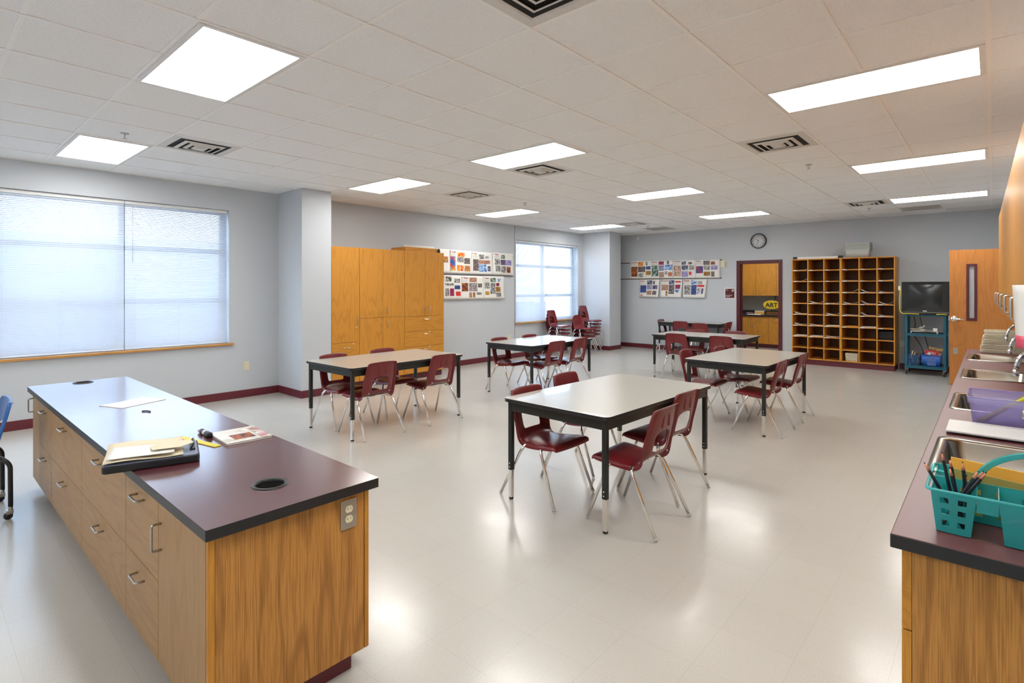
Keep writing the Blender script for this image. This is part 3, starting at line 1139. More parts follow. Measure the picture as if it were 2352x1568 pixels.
def shell_meshes(kind, fold=0.03):
    """Moulded one-piece shell built on a grid, returned as (seat mesh, backrest mesh)."""
    #        forward, height, half width, side drop (seat) / side wrap (back)
    prof = [(0.240, 0.392, 0.200, 0.000, 0.0), (0.236, 0.420, 0.206, 0.004, 0.0), (0.215, 0.436, 0.207, 0.012, 0.0), (0.15, 0.440, 0.204, 0.022, 0.0),
            (0.08, 0.434, 0.197, 0.026, 0.0), (0.01, 0.428, 0.190, 0.028, 0.0), (-0.05, 0.426, 0.186, 0.028, 0.005), (-0.095, 0.432, 0.185, 0.026, 0.010),
            (-0.128, 0.450, 0.186, 0.020, 0.020), (-0.146, 0.478, 0.188, 0.010, 0.030), (-0.158, 0.515, 0.190, 0.002, 0.036), (-0.168, 0.555, 0.191, 0.0, 0.036),
            (-0.177, 0.595, 0.190, 0.0, 0.034), (-0.184, 0.625, 0.188, 0.0, 0.032), (-0.193, 0.670, 0.184, 0.0, 0.029), (-0.201, 0.715, 0.179, 0.0, 0.026),
            (-0.207, 0.752, 0.173, 0.004, 0.023), (-0.210, 0.774, 0.164, 0.010, 0.020)]
    if kind == 'round':
        top = [(-0.158, 0.515, 0.186), (-0.165, 0.550, 0.190), (-0.172, 0.585, 0.190), (-0.178, 0.615, 0.184), (-0.185, 0.650, 0.168), (-0.191, 0.682, 0.140), (-0.196, 0.706, 0.100), (-0.199, 0.720, 0.05)]
        prof = prof[:10] + [(a, b, c, 0.0, 0.034 - 0.004 * q) for q, (a, b, c) in enumerate(top)]
    NC = 12
    bm = bmesh.new()
    rows = []
    np_ = len(prof)
    for j, (f, z, w, drop, wrap) in enumerate(prof):
        a, b = prof[max(j - 1, 0)], prof[min(j + 1, np_ - 1)]
        tf, tz = b[0] - a[0], b[1] - a[1]
        tl = math.hypot(tf, tz)
        nf, nz = -tz / tl, tf / tl           # towards the underside / rear
        row = []
        for c in range(NC + 1):
            s = c / NC * 2 - 1
            e = abs(s) ** 3.2
            row.append(bm.verts.new((s * w, f + wrap * e, z - drop * e - 0.006 * (1 - s * s) * (1 if z < 0.45 else 0))))
        if kind == 'square' and j == 12:
            for c in range(4, 9):
                u = (c - 6) / 3
                row[c].co += Vector((0, -0.007, 0.026)) * (1 - u * u)
        if fold:
            k = fold * (0.35 if j == 0 else 0.8 if j < 2 else 1.0 if j < 9 else 0.8)
            for side in (0, -1):
                v = row[side].co
                q = bm.verts.new((v.x * 1.02, v.y + nf * k, v.z + nz * k))
                row.insert(0, q) if side == 0 else row.append(q)
        rows.append(row)
    if fold:
        rows.append([bm.verts.new((v.co.x * 1.01, v.co.y - 0.013, v.co.z - 0.002)) for v in rows[-1]])
        NC += 2
    lay = bm.faces.layers.int.new('part')
    for j in range(len(rows) - 1):
        for c in range(NC):
            if kind == 'square':
                o_ = 1 if fold else 0
                if 9 <= j <= 11 and 3 <= c - o_ <= 8:
                    continue
            fc = bm.faces.new((rows[j][c], rows[j][c + 1], rows[j + 1][c + 1], rows[j + 1][c]))
            fc.smooth = True
            fc[lay] = 0 if j < 8 else 1
    me = bpy.data.meshes.new('shell')
    bm.to_mesh(me)
    bm.free()
    o = bpy.data.objects.new('shell', me)
    COL.objects.link(o)
    s = o.modifiers.new('s', 'SOLIDIFY')
    s.thickness = 0.008
    s.offset = 0
    s = o.modifiers.new('u', 'SUBSURF')
    s.levels = 2
    bpy.context.view_layer.update()
    full = bpy.data.meshes.new_from_object(o.evaluated_get(bpy.context.evaluated_depsgraph_get()))
    bpy.data.objects.remove(o)
    out = []
    for part in (0, 1):
        b2 = bmesh.new()
        b2.from_mesh(full)
        # cut along the bend between seat and backrest
        kill = [f for f in b2.faces if (((f.calc_center_median().z > 0.4505 + 0.4 * (f.calc_center_median().y + 0.128) and f.calc_center_median().y < -0.085)) != bool(part))]
        bmesh.ops.delete(b2, geom=kill, context='FACES')
        for f in b2.faces:
            f.smooth = True
        if part == 1 and kind == 'square':
            # moulded ribs on the rear face above and beside the opening
            for sx in (-0.045, 0.045):
                v = [b2.verts.new(p) for p in ((sx - 0.006, -0.1885, 0.640), (sx + 0.006, -0.1885, 0.640), (sx * 0.8, -0.2105, 0.735), (sx, -0.199, 0.640))]
                b2.faces.new((v[0], v[3], v[2]))
                b2.faces.new((v[3], v[1], v[2]))
                b2.faces.new((v[0], v[1], v[3]))
        m2 = bpy.data.meshes.new('seat' if part == 0 else 'backrest')
        b2.to_mesh(m2)
        b2.free()
        m2.materials.append(M['maroon'])
        out.append(m2)
    return out


def chair_proto(kind, label, group, fold=0.03):
    t = thing('school_chair', label, 'chair', (0, 0, 0), 0, group)
    seat, back = shell_meshes(kind, fold)
    for nm, me in (('seat', seat), ('backrest', back)):
        o = bpy.data.objects.new(nm, me)
        COL.objects.link(o)
        o.parent = t
    R = 0.0112
    for sx in (-1, 1):
        for fr in (1, -1):
            if fr > 0:
                pts = [(sx * 0.242, 0.247, 0.012), (sx * 0.212, 0.105, 0.375), (sx * 0.165, 0.088, 0.405), (0.0, 0.088, 0.405)]
            else:
                pts = [(sx * 0.242, -0.247, 0.012), (sx * 0.212, -0.068, 0.365), (sx * 0.165, -0.05, 0.405), (0.0, -0.05, 0.405)]
            bm = bm_new()
            tube(bm, fillet(pts, 0.05, 6), R, 10)
            lg = obj('leg', bm, 'chrome', t)
            bm = bm_new()
            d = Vector(pts[0]) - Vector(pts[1])
            d.normalize()
            p0 = Vector(pts[0])
            tube(bm, [p0 - d * 0.010, p0 + d * 0.002, p0 + d * 0.008], [R + 0.0008, R + 0.0008, R * 0.7], 10)
            obj('glide', bm, 'glide', lg, label='pale plastic foot cap')
    bm = bm_new()
    for sx in (-1, 1):
        lathe(bm, [(0.007, -0.004), (0.006, 0.004), (0.0, 0.005)], (sx * 0.125, -0.142, 0.452), 10, 'Y')
    obj('rivets', bm, 'chrome', t)
    return t


MAROON = 'maroon shell chairs around the tables'
chair0 = None


stack0 = None


def stacked(x, y, heading, label, z):
    global stack0
    rz = math.radians(heading - 90)
    if stack0 is None:
        stack0 = chair_proto('square', label, 'stacked square-back chairs', 0.0)
        stack0.location, stack0.rotation_euler = (x, y, z), (0, 0, rz)
        return stack0
    return dup(stack0, (x, y, z), rz, label, 'stacked square-back chairs')


def chair(x, y, heading, label, z=0.0, group=MAROON):
    """heading: direction the sitter faces, degrees from +x anticlockwise."""
    global chair0
    rz = math.radians(heading - 90)
    if chair0 is None:
        chair0 = chair_proto('square', label, group)
        chair0.location = (x, y, z)
        chair0.rotation_euler = (0, 0, rz)
        return chair0
    return dup(chair0, (x, y, z), rz, label, group)


# ------------------------------------------------------------------ work tables
table0 = None


def table(x, y, rz, label, w=0.90, l=1.55):
    global table0
    if table0 is not None:
        return dup(table0, (x, y, 0), rz, label, 'black framed work tables')
    t = table0 = thing('work_table', label, 'table', (x, y, 0), rz, 'black framed work tables')
    zt = 0.735
    bm = bm_new()
    prism(bm, rrect(-w / 2, -l / 2, w / 2, l / 2, 0.045, 6), zt - 0.026, zt, 0, 1)
    obj('tabletop', bm, ['black_edge', 'tabletop'], t, bevel=0.003)
    bm = bm_new()
    a, b = w / 2 - 0.03, l / 2 - 0.03
    for x0, x1, y0, y1 in ((-a, a, -b, -b + 0.02), (-a, a, b - 0.02, b), (-a, -a + 0.02, -b + 0.02, b - 0.02), (a - 0.02, a, -b + 0.02, b - 0.02)):
        box(bm, (x0, y0, zt - 0.092), (x1, y1, zt - 0.026))
    obj('apron', bm, 'blackmetal', t, bevel=0.003)
    for sx in (-1, 1):
        for sy in (-1, 1):
            cx, cy = sx * (w / 2 - 0.046), sy * (l / 2 - 0.046)
            bm = bm_new()
            prism(bm, rrect(cx - 0.0185, cy - 0.0185, cx + 0.0185, cy + 0.0185, 0.009, 4), 0.215, zt - 0.027)
            lg = obj('leg', bm, 'blackmetal', t)
            bm = bm_new()
            prism(bm, rrect(cx - 0.0155, cy - 0.0155, cx + 0.0155, cy + 0.0155, 0.007, 4), 0.016, 0.25)
            obj('chrome_insert', bm, 'chrome', lg, label='chrome telescoping foot tube')
            bm = bm_new()
            lathe(bm, [(0.014, 0.0), (0.0165, 0.004), (0.0165, 0.017), (0.010, 0.020)], (cx, cy, 0), 14)
            obj('foot', bm, 'black', lg)
            bm = bm_new()
            for zz in (0.235, 0.262):
                lathe(bm, [(0.005, 0.0), (0.004, 0.002), (0.0, 0.0025)], (cx, cy - 0.0185, zz), 10, 'Y')
            obj('set_screw', bm, 'chrome', lg)
    return t


T1 = table(-2.19, 3.645, math.radians(-1.6), 'beige topped black table standing frontmost, nothing between it and the island')
T2 = table(-5.195, 3.69, math.radians(1.0), 'beige topped black table standing before the oak wardrobe')
T3 = table(-5.17, 6.47, math.radians(1.0), 'bright topped black table before the far window and chair stacks')
T4 = table(-2.15, 6.62, math.radians(-1.2), 'beige topped black table right behind the frontmost table')
T5 = table(-3.665, 9.06, math.radians(92.5), 'beige topped black table set crosswise before the storeroom doorway')
# narrow table against the poster wall
T6 = table(-5.24, 12.235, math.radians(90.5), 'narrow black table pushed against the wall below the posters')
T6.scale = (0.70, 0.955, 1.0)

chair(-2.487, 3.188, 0, 'maroon shell chair window side of the frontmost table, end toward the island')
chair(-2.66, 3.93, 1, 'maroon shell chair window side of the frontmost table, end toward the pigeonholes')
chair(-1.762, 3.245, 180, 'maroon shell chair sink side of the frontmost table, end toward the island')
chair(-1.88, 3.85, 177, 'maroon shell chair sink side of the frontmost table, end toward the pigeonholes')
chair(-5.482, 3.285, 1, 'maroon shell chair, wardrobe side of the table before the wardrobe, end toward the column')
chair(-5.51, 3.97, 0, 'maroon shell chair, wardrobe side of the table before the wardrobe, end toward the posters')
chair(-4.90, 3.27, 180, 'maroon shell chair, open side of the table before the wardrobe, end toward the island')
chair(-4.898, 4.105, 179, 'maroon shell chair, open side of the table before the wardrobe, end toward the pigeonholes')
chair(-5.47, 6.07, 0, 'maroon shell chair, wall side of the bright topped table, end toward the wardrobe')
chair(-5.475, 6.80, 0, 'maroon shell chair, wall side of the bright topped table, end toward the stacks')
chair(-4.87, 6.23, 178, 'maroon shell chair, open side of the bright topped table, end toward the wardrobe')
chair(-4.878, 6.83, 181, 'maroon shell chair, open side of the bright topped table, end toward the stacks')
chair(-2.63, 6.40, 2, 'maroon shell chair, window side of the second sink-side table, end toward the frontmost table')
chair(-2.44, 6.99, -1, 'maroon shell chair, window side of the second sink-side table, end toward the pigeonholes')
chair(-1.85, 6.16, 180, 'maroon shell chair, sink side of the second sink-side table, end toward the frontmost table')
chair(-1.845, 6.99, 180, 'maroon shell chair, sink side of the second sink-side table, end toward the pigeonholes')
chair(-3.96, 8.745, 92, 'maroon shell chair, front of the crosswise table, window end')
chair(-3.215, 8.76, 91, 'maroon shell chair, front of the crosswise table, sink end')
chair(-4.09, 9.46, 268, 'maroon shell chair, doorway side of the crosswise table, window end')
chair(-3.36, 9.50, 272, 'maroon shell chair, doorway side of the crosswise table, sink end')
chair(-5.83, 12.22, 2, 'maroon shell chair at the window end of the narrow table by the posters')
chair(-5.33, 11.96, 91, 'maroon shell chair, front of the narrow poster-wall table, window end')
chair(-4.735, 11.60, 90, 'maroon shell chair, front of the narrow poster-wall table, doorway end')
chair(-4.60, 12.235, 180, 'maroon shell chair at the doorway end of the narrow table by the posters')

# stacked chairs by the far column
NTH = ['bottom', 'second from bottom', 'third from bottom', 'fourth from bottom', 'fifth from bottom']
for k in range(4):
    lab = ('top' if k == 3 else NTH[k]) + ' maroon chair of the stack standing before the far window'
    stacked(-7.535 + 0.012 * k, 10.00, 5, lab, k * 0.082)
for k in range(5):
    lab = ('top' if k == 4 else NTH[k]) + ' maroon chair of the tall stack beside the far column'
    stacked(-7.405 + 0.012 * k, 11.09, 3, lab, k * 0.082)
round0 = None
RSX, RSY = -7.20, 10.545
for k in range(3):
    lab = ('top' if k == 2 else NTH[k] if k == 0 else 'middle') + ' round-backed maroon chair in the middle stack'
    p = (RSX + 0.0125 * k, RSY - 0.002 * k, k * 0.088)
    if round0 is None:
        round0 = chair_proto('round', lab, 'stacked round-back chairs', 0.0)
        round0.location = p
        round0.rotation_euler = (0, 0, math.radians(-9 - 90))
    else:
        dup(round0, p, math.radians(-9 - 90), lab, 'stacked round-back chairs')

# blue chair on casters at the picture edge
t = thing('rolling_chair', 'blue shell chair on black caster legs beside the island', 'chair', (-5.09, 0.262, 0), math.radians(180))
seat, back = shell_meshes('square')
for nm, me in (('seat', seat), ('backrest', back)):
    me.materials[0] = M['blue_plastic']
    o = bpy.data.objects.new(nm, me)
    COL.objects.link(o)
    o.parent = t
    o.scale = (1.15, 1.0, 1.0)
for sx in (-1, 1):
    for fr in (1, -1):
        bm = bm_new()
        yy = 0.20 * fr
        tube(bm, fillet([(sx * 0.225, yy, 0.085), (sx * 0.222, yy * 0.99, 0.36), (sx * 0.205, yy * 0.8, 0.405), (sx * 0.02, yy * 0.4, 0.405)], 0.05, 6), 0.0135, 10)
        lg = obj('leg', bm, 'black', t)
        bm = bm_new()
        lathe(bm, [(0.0, -0.011), (0.021, -0.011), (0.024, -0.007), (0.024, 0.007), (0.021, 0.011), (0.0, 0.011)], (sx * 0.225, yy + 0.012, 0.0245), 20, 'X')
        obj('caster_wheel', bm, 'black', lg)
        bm = bm_new()
        box(bm, (sx * 0.225 - 0.017, yy - 0.014, 0.035), (sx * 0.225 + 0.017, yy + 0.022, 0.062))
        lathe(bm, [(0.012, 0.06), (0.012, 0.09)], (sx * 0.225, yy, 0), 12)
        obj('caster_fork', bm, 'steel', lg, bevel=0.003)

# ------------------------------------------------------------------ oak cabinets along the window wall
CX = -7.25     # face plane


def tall_cab(name, label, y0, y1, fronts, loc_h=2.15):
    """fronts: (part name, y0, y1, z0, z1, pulls[(y, z, 'v' or 'h')], lock)"""
    cy = (y0 + y1) / 2
    t = thing(name, label, 'cabinet', (XL, cy, 0), group=None)
    bm = bm_new()
    box(bm, (0.004, y0 - cy + 0.001, 0.10), (CX - XL - 0.02, y1 - cy - 0.001, loc_h))
    obj('carcass', bm, 'oak', t)
    bm = bm_new()
    box(bm, (0.004, y0 - cy + 0.001, 0.0), (CX - XL - 0.06, y1 - cy - 0.001, 0.10))
    obj('toe_kick', bm, 'base', t)
    for nm, a, b, c, d, pulls, locks in fronts:
        bm = bm_new()
        box(bm, (CX - XL - 0.019, a - cy + 0.002, c + 0.002), (CX - XL, b - cy - 0.002, d - 0.002))
        o = obj(nm, bm, 'oak' if nm == 'door' else 'oak_h', t, bevel=0.0015)
        for py_, pz_, dr in pulls:
            obj('pull', pull_bm((CX - XL, py_ - cy, pz_), (1, 0, 0), (0, 0, 1) if dr == 'v' else (0, 1, 0), 0.11), 'chrome', o)
        for py_, pz_ in locks:
            bm = bm_new()
            lathe(bm, [(0.011, 0.0), (0.010, 0.004), (0.0, 0.005)], (CX - XL, py_ - cy, pz_), 14, 'X')
            obj('lock', bm, 'chrome', o)
    return t


tall_cab('oak_wardrobe', 'tall oak wardrobe unit next to the column, one drawer at its foot', 4.155, 4.625,
         [('door', 4.155, 4.625, 0.712, 2.15, [(4.575, 1.04, 'v')], [(4.575, 0.93)]), ('drawer', 4.155, 4.625, 0.40, 0.712, [(4.395, 0.635, 'h')], [(4.52, 0.68)]), ('drawer', 4.155, 4.625, 0.10, 0.40, [(4.395, 0.33, 'h')], [(4.52, 0.37)])])
tall_cab('oak_cupboard', 'middle oak cupboard with two tall doors over two short doors', 4.627, 5.475,
         [('door', 4.627, 5.05, 1.065, 2.15, [(5.0, 1.175, 'v')], []), ('door', 5.05, 5.475, 1.065, 2.15, [(5.125, 1.172, 'v')], []),
          ('door', 4.627, 5.05, 0.10, 1.065, [(5.0, 0.95, 'v')], []), ('door', 5.05, 5.475, 0.10, 1.065, [(5.125, 0.95, 'v')], [])])
tall_cab('oak_drawer_cupboard', 'oak cupboard with wide drawers under two doors, beside the posters', 5.477, 6.33,
         [('door', 5.477, 5.905, 1.052, 2.15, [(5.858, 1.172, 'v')], []), ('door', 5.905, 6.33, 1.052, 2.15, [(5.99, 1.168, 'v')], [])]
         + [('drawer', 5.477, 6.33, a, b, [(5.925, b - 0.052, 'h')], [(6.01, b - 0.022)]) for a, b in ((0.802, 1.052), (0.547, 0.802), (0.325, 0.547), (0.10, 0.325))])
bm = bm_new()
box(bm, (-0.40, 0, 0.0), (0, 0.76, 0.075))
tag(obj('flat_wood_case', bm, 'oak_h', loc=(-7.36, 5.575, 2.15), bevel=0.003), 'flat oak-coloured case lying on top of the drawer cupboard', 'case')
bm = bm_new()
tube(bm, [(0, 0, 0), (0, 0.68, 0)], 0.03, 16)
tag(obj('paper_roll', bm, 'paper', loc=(-7.62, 5.72, 2.2555)), 'white paper roll on the flat case above the cupboards', 'paper roll')
bm = bm_new()
lathe(bm, [(0.02, 0.0), (0.022, 0.003), (0.022, 0.05), (0.012, 0.06), (0.012, 0.075), (0.0, 0.076)], n=16)
tag(obj('small_bottle', bm, 'black', loc=(-7.34, 6.31 - 0.018, 2.15 + 0.0005), bevel=0), 'small dark bottle at the corner of the drawer cupboard top', 'bottle')

# ------------------------------------------------------------------ posters
R_ = srgb
PAL = {
    'bw': printed('print_bw', (0.03, 0.03, 0.035), (0.55, 0.55, 0.55), (0.20, 0.19, 0.18), 34),
    'grey': printed('print_grey', (0.10, 0.095, 0.10), (0.34, 0.32, 0.32), (0.55, 0.52, 0.52), 20),
    'dark': printed('print_dark', (0.03, 0.025, 0.03), (0.14, 0.11, 0.11), (0.36, 0.30, 0.26), 24),
    'warm': printed('print_warm', R_(120, 60, 34), R_(190, 110, 60), (0.03, 0.02, 0.02), 16),
    'orange': printed('print_orange', R_(214, 120, 30), R_(236, 170, 60), R_(180, 40, 24), 24),
    'red': printed('print_red', R_(204, 32, 40), R_(230, 70, 54), R_(120, 10, 30), 26),
    'redhot': printed('print_redhot', R_(220, 50, 40), R_(240, 200, 60), R_(190, 20, 70), 26),
    'blue': printed('print_blue', R_(44, 66, 128), R_(64, 88, 150), R_(34, 46, 100), 18),
    'sky': printed('print_sky', R_(40, 80, 160), R_(130, 180, 226), R_(230, 236, 240), 14),
    'navy': printed('print_navy', R_(24, 28, 60), R_(60, 66, 104), R_(190, 190, 200), 26),
    'purple': printed('print_purple', R_(70, 52, 92), R_(120, 100, 140), R_(44, 34, 50), 18),
    'lav': printed('print_lavender', R_(150, 140, 190), R_(120, 104, 170), R_(180, 176, 210), 16),
    'pinkteal': printed('print_pinkteal', R_(150, 80, 130), R_(70, 150, 180), R_(220, 150, 190), 16),
    'crimson': printed('print_crimson', R_(120, 20, 60), R_(180, 50, 100), R_(60, 10, 30), 24),
    'green': printed('print_green', R_(36, 70, 56), R_(60, 110, 80), R_(190, 200, 190), 12),
    'ochre': printed('print_ochre', R_(150, 104, 40), R_(186, 140, 60), R_(90, 60, 20), 18),
    'beige': printed('print_beige', R_(170, 130, 116), R_(140, 80, 76), R_(200, 170, 130), 30),
    'multi': printed('print_multi', R_(210, 190, 40), R_(40, 120, 70), R_(200, 60, 80), 26, 'checks'),
    'checks': printed('print_checks', (0.02, 0.02, 0.02), (0.7, 0.7, 0.7), R_(200, 130, 60), 30, 'checks'),
    'bluered': printed('print_bluered', R_(60, 70, 140), R_(60, 60, 110), R_(180, 24, 50), 6),
    'primary': printed('print_primary', R_(30, 90, 170), R_(236, 190, 40), R_(206, 44, 40), 7),
}


def poster(name, label, org, right, W, H, title, tsize, pics, sag=0.03, group='art posters', tpos=0.04, skew=0.0):
    """org: lower corner on the wall; right: unit vector along the wall; pics: (u0, v0, u1, v1, palette) with v from the top."""
    r = Vector(right)
    n = r.cross(Vector((0, 0, 1)))
    t = thing(name, label, 'poster', org, 0, group)

    def P(u, v, lift=0.0):
        # u along the sheet, v down from the top; the foot of the sheet curls off the wall
        off = 0.010 + sag * (v ** 2.2) * (0.35 + 0.65 * u * u) + lift
        return r * (u * W - skew * v * u) + Vector((0, 0, H * (1 - v))) + n * off
    bm = bm_new()
    sheet(bm, 10, 10, lambda u, v: P(u, v))
    obj('sheet', bm, 'paper', t, solid=0.0012)
    for u0, v0, u1, v1, pal in pics:
        bm = bm_new()
        sheet(bm, 4, 4, lambda s, q: P(u0 + (u1 - u0) * s, v0 + (v1 - v0) * q, 0.0022))
        obj('picture', bm, PAL[pal], t)
    if title:
        o = P(tpos, 0.115, 0.003)
        obj('title', text_bm(title, tsize, frame_mtx(o, r, (0, 0, 1)), 0.0004, bold=0.001), 'redink', t)
    # printed text block as faint grey lines
    bm = bm_new()
    for k in range(4):
        a, b = P(tpos, 0.16 + 0.03 * k, 0.0025), P(tpos + 0.27 - 0.03 * (k % 2), 0.168 + 0.03 * k, 0.0025)
        c, d = P(tpos, 0.168 + 0.03 * k, 0.0025), P(tpos + 0.27 - 0.03 * (k % 2), 0.16 + 0.03 * k, 0.0025)
        bm.faces.new([bm.verts.new(q) for q in (a, c, b, d)])
    obj('text_lines', bm, plain('grey_ink', (0.42, 0.41, 0.40), 0.6) if 'grey_ink' not in MATS else MATS['grey_ink'], t)
    return t


def norm(pics, x0, x1, y0, y1):
    return [((a - x0) / (x1 - x0), (b - y0) / (y1 - y0), (c - x0) / (x1 - x0), (d - y0) / (y1 - y0), p) for a, b, c, d, p in pics]


RX = (1, 0, 0)
YW = YB - 0.012
# ---- poster wall, upper row (left to right: Emphasis, Balance, Contrast, Unity)
poster('art_poster', 'white poster headed Emphasis, upper row beside the far column', (-7.07, YW, 1.775), RX, 0.60, 0.455, 'Emphasis', 0.048,
       norm([(150, 460, 355, 785, 'warm'), (370, 315, 540, 440, 'orange'), (370, 460, 610, 640, 'dark'), (375, 680, 545, 805, 'bw'), (625, 300, 680, 420, 'bw'), (630, 455, 775, 560, 'blue'), (630, 610, 785, 740, 'ochre')], 110, 800, 275, 850), sag=0.012)
poster('art_poster', 'white poster headed Balance, upper row second from the far column', (-6.475, YW, 1.773), RX, 0.585, 0.450, 'Balance', 0.048,
       norm([(825, 430, 1040, 770, 'green'), (1045, 300, 1215, 410, 'crimson'), (1055, 430, 1220, 600, 'pinkteal'), (1245, 415, 1485, 580, 'sky'), (1060, 645, 1220, 810, 'beige'), (1245, 620, 1330, 720, 'grey'), (1350, 645, 1480, 780, 'multi'), (1310, 285, 1380, 400, 'navy')], 800, 1500, 270, 845), sag=0.010)
poster('art_poster', 'white poster headed Contrast with a black and white zigzag picture', (-5.895, YW, 1.770), RX, 0.575, 0.446, 'Contrast', 0.048,
       norm([(-85, 385, 170, 705, 'checks'), (180, 260, 325, 360, 'navy'), (190, 385, 395, 525, 'navy'), (420, 385, 590, 520, 'grey'), (185, 560, 395, 730, 'lav'), (425, 575, 515, 675, 'red'), (405, 285, 520, 355, 'dark')], -110, 630, 215, 770), sag=0.010)
poster('art_poster', 'white poster headed Unity with a blue over red picture', (-5.325, YW, 1.768), RX, 0.588, 0.440, 'Unity', 0.048,
       norm([(655, 395, 870, 615, 'bluered'), (880, 230, 1075, 360, 'dark'), (1105, 265, 1230, 360, 'warm'), (890, 385, 1085, 520, 'grey'), (1110, 385, 1305, 515, 'lav'), (890, 570, 1085, 700, 'ochre'), (1115, 570, 1215, 725, 'dark')], 630, 1365, 190, 770), sag=0.010)
# ---- lower row
poster('art_poster', 'white poster headed Pattern with a square blue picture', (-6.805, YW, 1.30), RX, 0.565, 0.450, 'Pattern', 0.046,
       norm([(455, 1055, 670, 1295, 'blue'), (685, 900, 870, 1035, 'navy'), (890, 920, 960, 1030, 'dark'), (690, 1055, 870, 1190, 'pinkteal'), (890, 1055, 1060, 1185, 'purple'), (690, 1230, 865, 1365, 'beige'), (890, 1240, 1040, 1365, 'dark'), (480, 1352, 530, 1408, 'red')], 415, 1115, 870, 1445), sag=0.035, skew=0.035)
poster('art_poster', 'white poster headed Movement, lower row middle', (-6.225, YW, 1.30), RX, 0.585, 0.448, 'Movement', 0.046,
       norm([(1150, 1040, 1380, 1220, 'beige'), (1395, 900, 1580, 1025, 'navy'), (1395, 1040, 1585, 1335, 'dark'), (1610, 1040, 1770, 1170, 'crimson'), (1605, 925, 1780, 975, 'red'), (1615, 1190, 1745, 1290, 'sky'), (1295, 1240, 1365, 1400, 'ochre')], 1110, 1830, 870, 1445), sag=0.03, skew=0.03)
poster('art_poster', 'white poster headed Rhythm with a white domed building photo', (-5.625, YW, 1.298), RX, 0.585, 0.446, 'Rhythm', 0.046,
       norm([(290, 960, 495, 1245, 'bw'), (510, 820, 680, 935, 'sky'), (515, 955, 690, 1250, 'blue'), (705, 840, 860, 935, 'grey'), (705, 955, 930, 1020, 'red'), (705, 1060, 825, 1140, 'grey'), (705, 1150, 825, 1225, 'sky'), (850, 1060, 915, 1225, 'purple')], 245, 990, 785, 1345), sag=0.04, skew=0.045)

# ---- window-wall posters beside the cupboards (their right runs toward +y)
RY = (0, 1, 0)
XW = XL + 0.014
A4 = 'wall posters beside the cupboards'
poster('art_poster', 'white poster mostly hidden behind the corner of the oak cupboard', (XW, 6.44, 1.817), RY, 0.535, 0.46, None, 0.05,
       [(0.62, 0.30, 0.93, 0.56, 'multi')], sag=0.012, group=A4)
poster('art_poster', 'white poster headed Color with blue, yellow and red pictures', (XW, 6.978, 1.814), RY, 0.583, 0.46, 'P. Color', 0.046,
       norm([(260, 315, 400, 690, 'primary'), (460, 205, 655, 315, 'redhot'), (450, 325, 625, 465, 'grey'), (640, 340, 805, 500, 'dark'), (440, 540, 520, 690, 'orange'), (535, 540, 620, 690, 'redhot'), (645, 545, 805, 700, 'multi')], 245, 850, 145, 765), sag=0.015, group=A4, tpos=0.02)
poster('art_poster', 'white poster headed Line with a blue mountain picture', (XW, 7.565, 1.811), RY, 0.610, 0.458, 'P. Line', 0.046,
       norm([(840, 370, 1000, 690, 'dark'), (1015, 230, 1165, 360, 'bw'), (1190, 270, 1300, 335, 'bw'), (1010, 385, 1340, 490, 'beige'), (1005, 495, 1230, 710, 'sky'), (1260, 545, 1350, 690, 'navy')], 800, 1420, 160, 785), sag=0.018, group=A4, tpos=0.03)
poster('art_poster', 'white poster headed Value with grey pictures, next to the far window', (XW, 8.18, 1.812), RY, 0.645, 0.468, 'P. Value', 0.046,
       norm([(1385, 390, 1530, 540, 'bw'), (1545, 405, 1690, 540, 'purple'), (1700, 405, 1850, 545, 'lav'), (1560, 280, 1665, 380, 'green'), (1410, 560, 1540, 715, 'bw'), (1560, 570, 1690, 745, 'bw'), (1710, 580, 1825, 740, 'warm')], 1330, 1910, 225, 800), sag=0.018, group=A4, tpos=0.03)
poster('art_poster', 'white poster headed Shape in the lower row against the oak cupboard', (XW, 6.80, 1.310), RY, 0.475, 0.468, 'P. Shape', 0.05,
       norm([(160, 840, 300, 960, 'green'), (375, 890, 515, 1000, 'bw'), (140, 1010, 360, 1070, 'bw'), (380, 1065, 520, 1165, 'blue'), (145, 1145, 245, 1340, 'grey'), (262, 1145, 365, 1340, 'crimson'), (410, 1225, 530, 1340, 'red')], 85, 545, 805, 1430), sag=0.015, group=A4)
poster('art_poster', 'white poster headed Texture in the lower row, middle', (XW, 7.27, 1.308), RY, 0.64, 0.468, 'P. Texture', 0.044,
       norm([(560, 1000, 725, 1215, 'warm'), (745, 1000, 970, 1215, 'grey'), (760, 855, 955, 980, 'beige'), (985, 1010, 1095, 1115, 'dark'), (745, 1240, 825, 1375, 'beige'), (845, 1240, 905, 1375, 'ochre'), (945, 1240, 1080, 1310, 'bw')], 535, 1145, 815, 1420), sag=0.02, group=A4, tpos=0.03)
poster('art_poster', 'white poster headed Space at the window end of the lower row', (XW, 7.905, 1.305), RY, 0.625, 0.474, 'P. Space', 0.044,
       norm([(1155, 990, 1290, 1145, 'grey'), (1310, 1000, 1445, 1285, 'bw'), (1315, 870, 1450, 975, 'green'), (1510, 880, 1590, 970, 'sky'), (1455, 1100, 1580, 1230, 'ochre'), (1455, 1250, 1590, 1365, 'bw'), (1465, 1000, 1550, 1080, 'crimson'), (1175, 1220, 1280, 1310, 'multi')], 1130, 1685, 825, 1415), sag=0.025, group=A4, tpos=0.03, skew=-0.0)

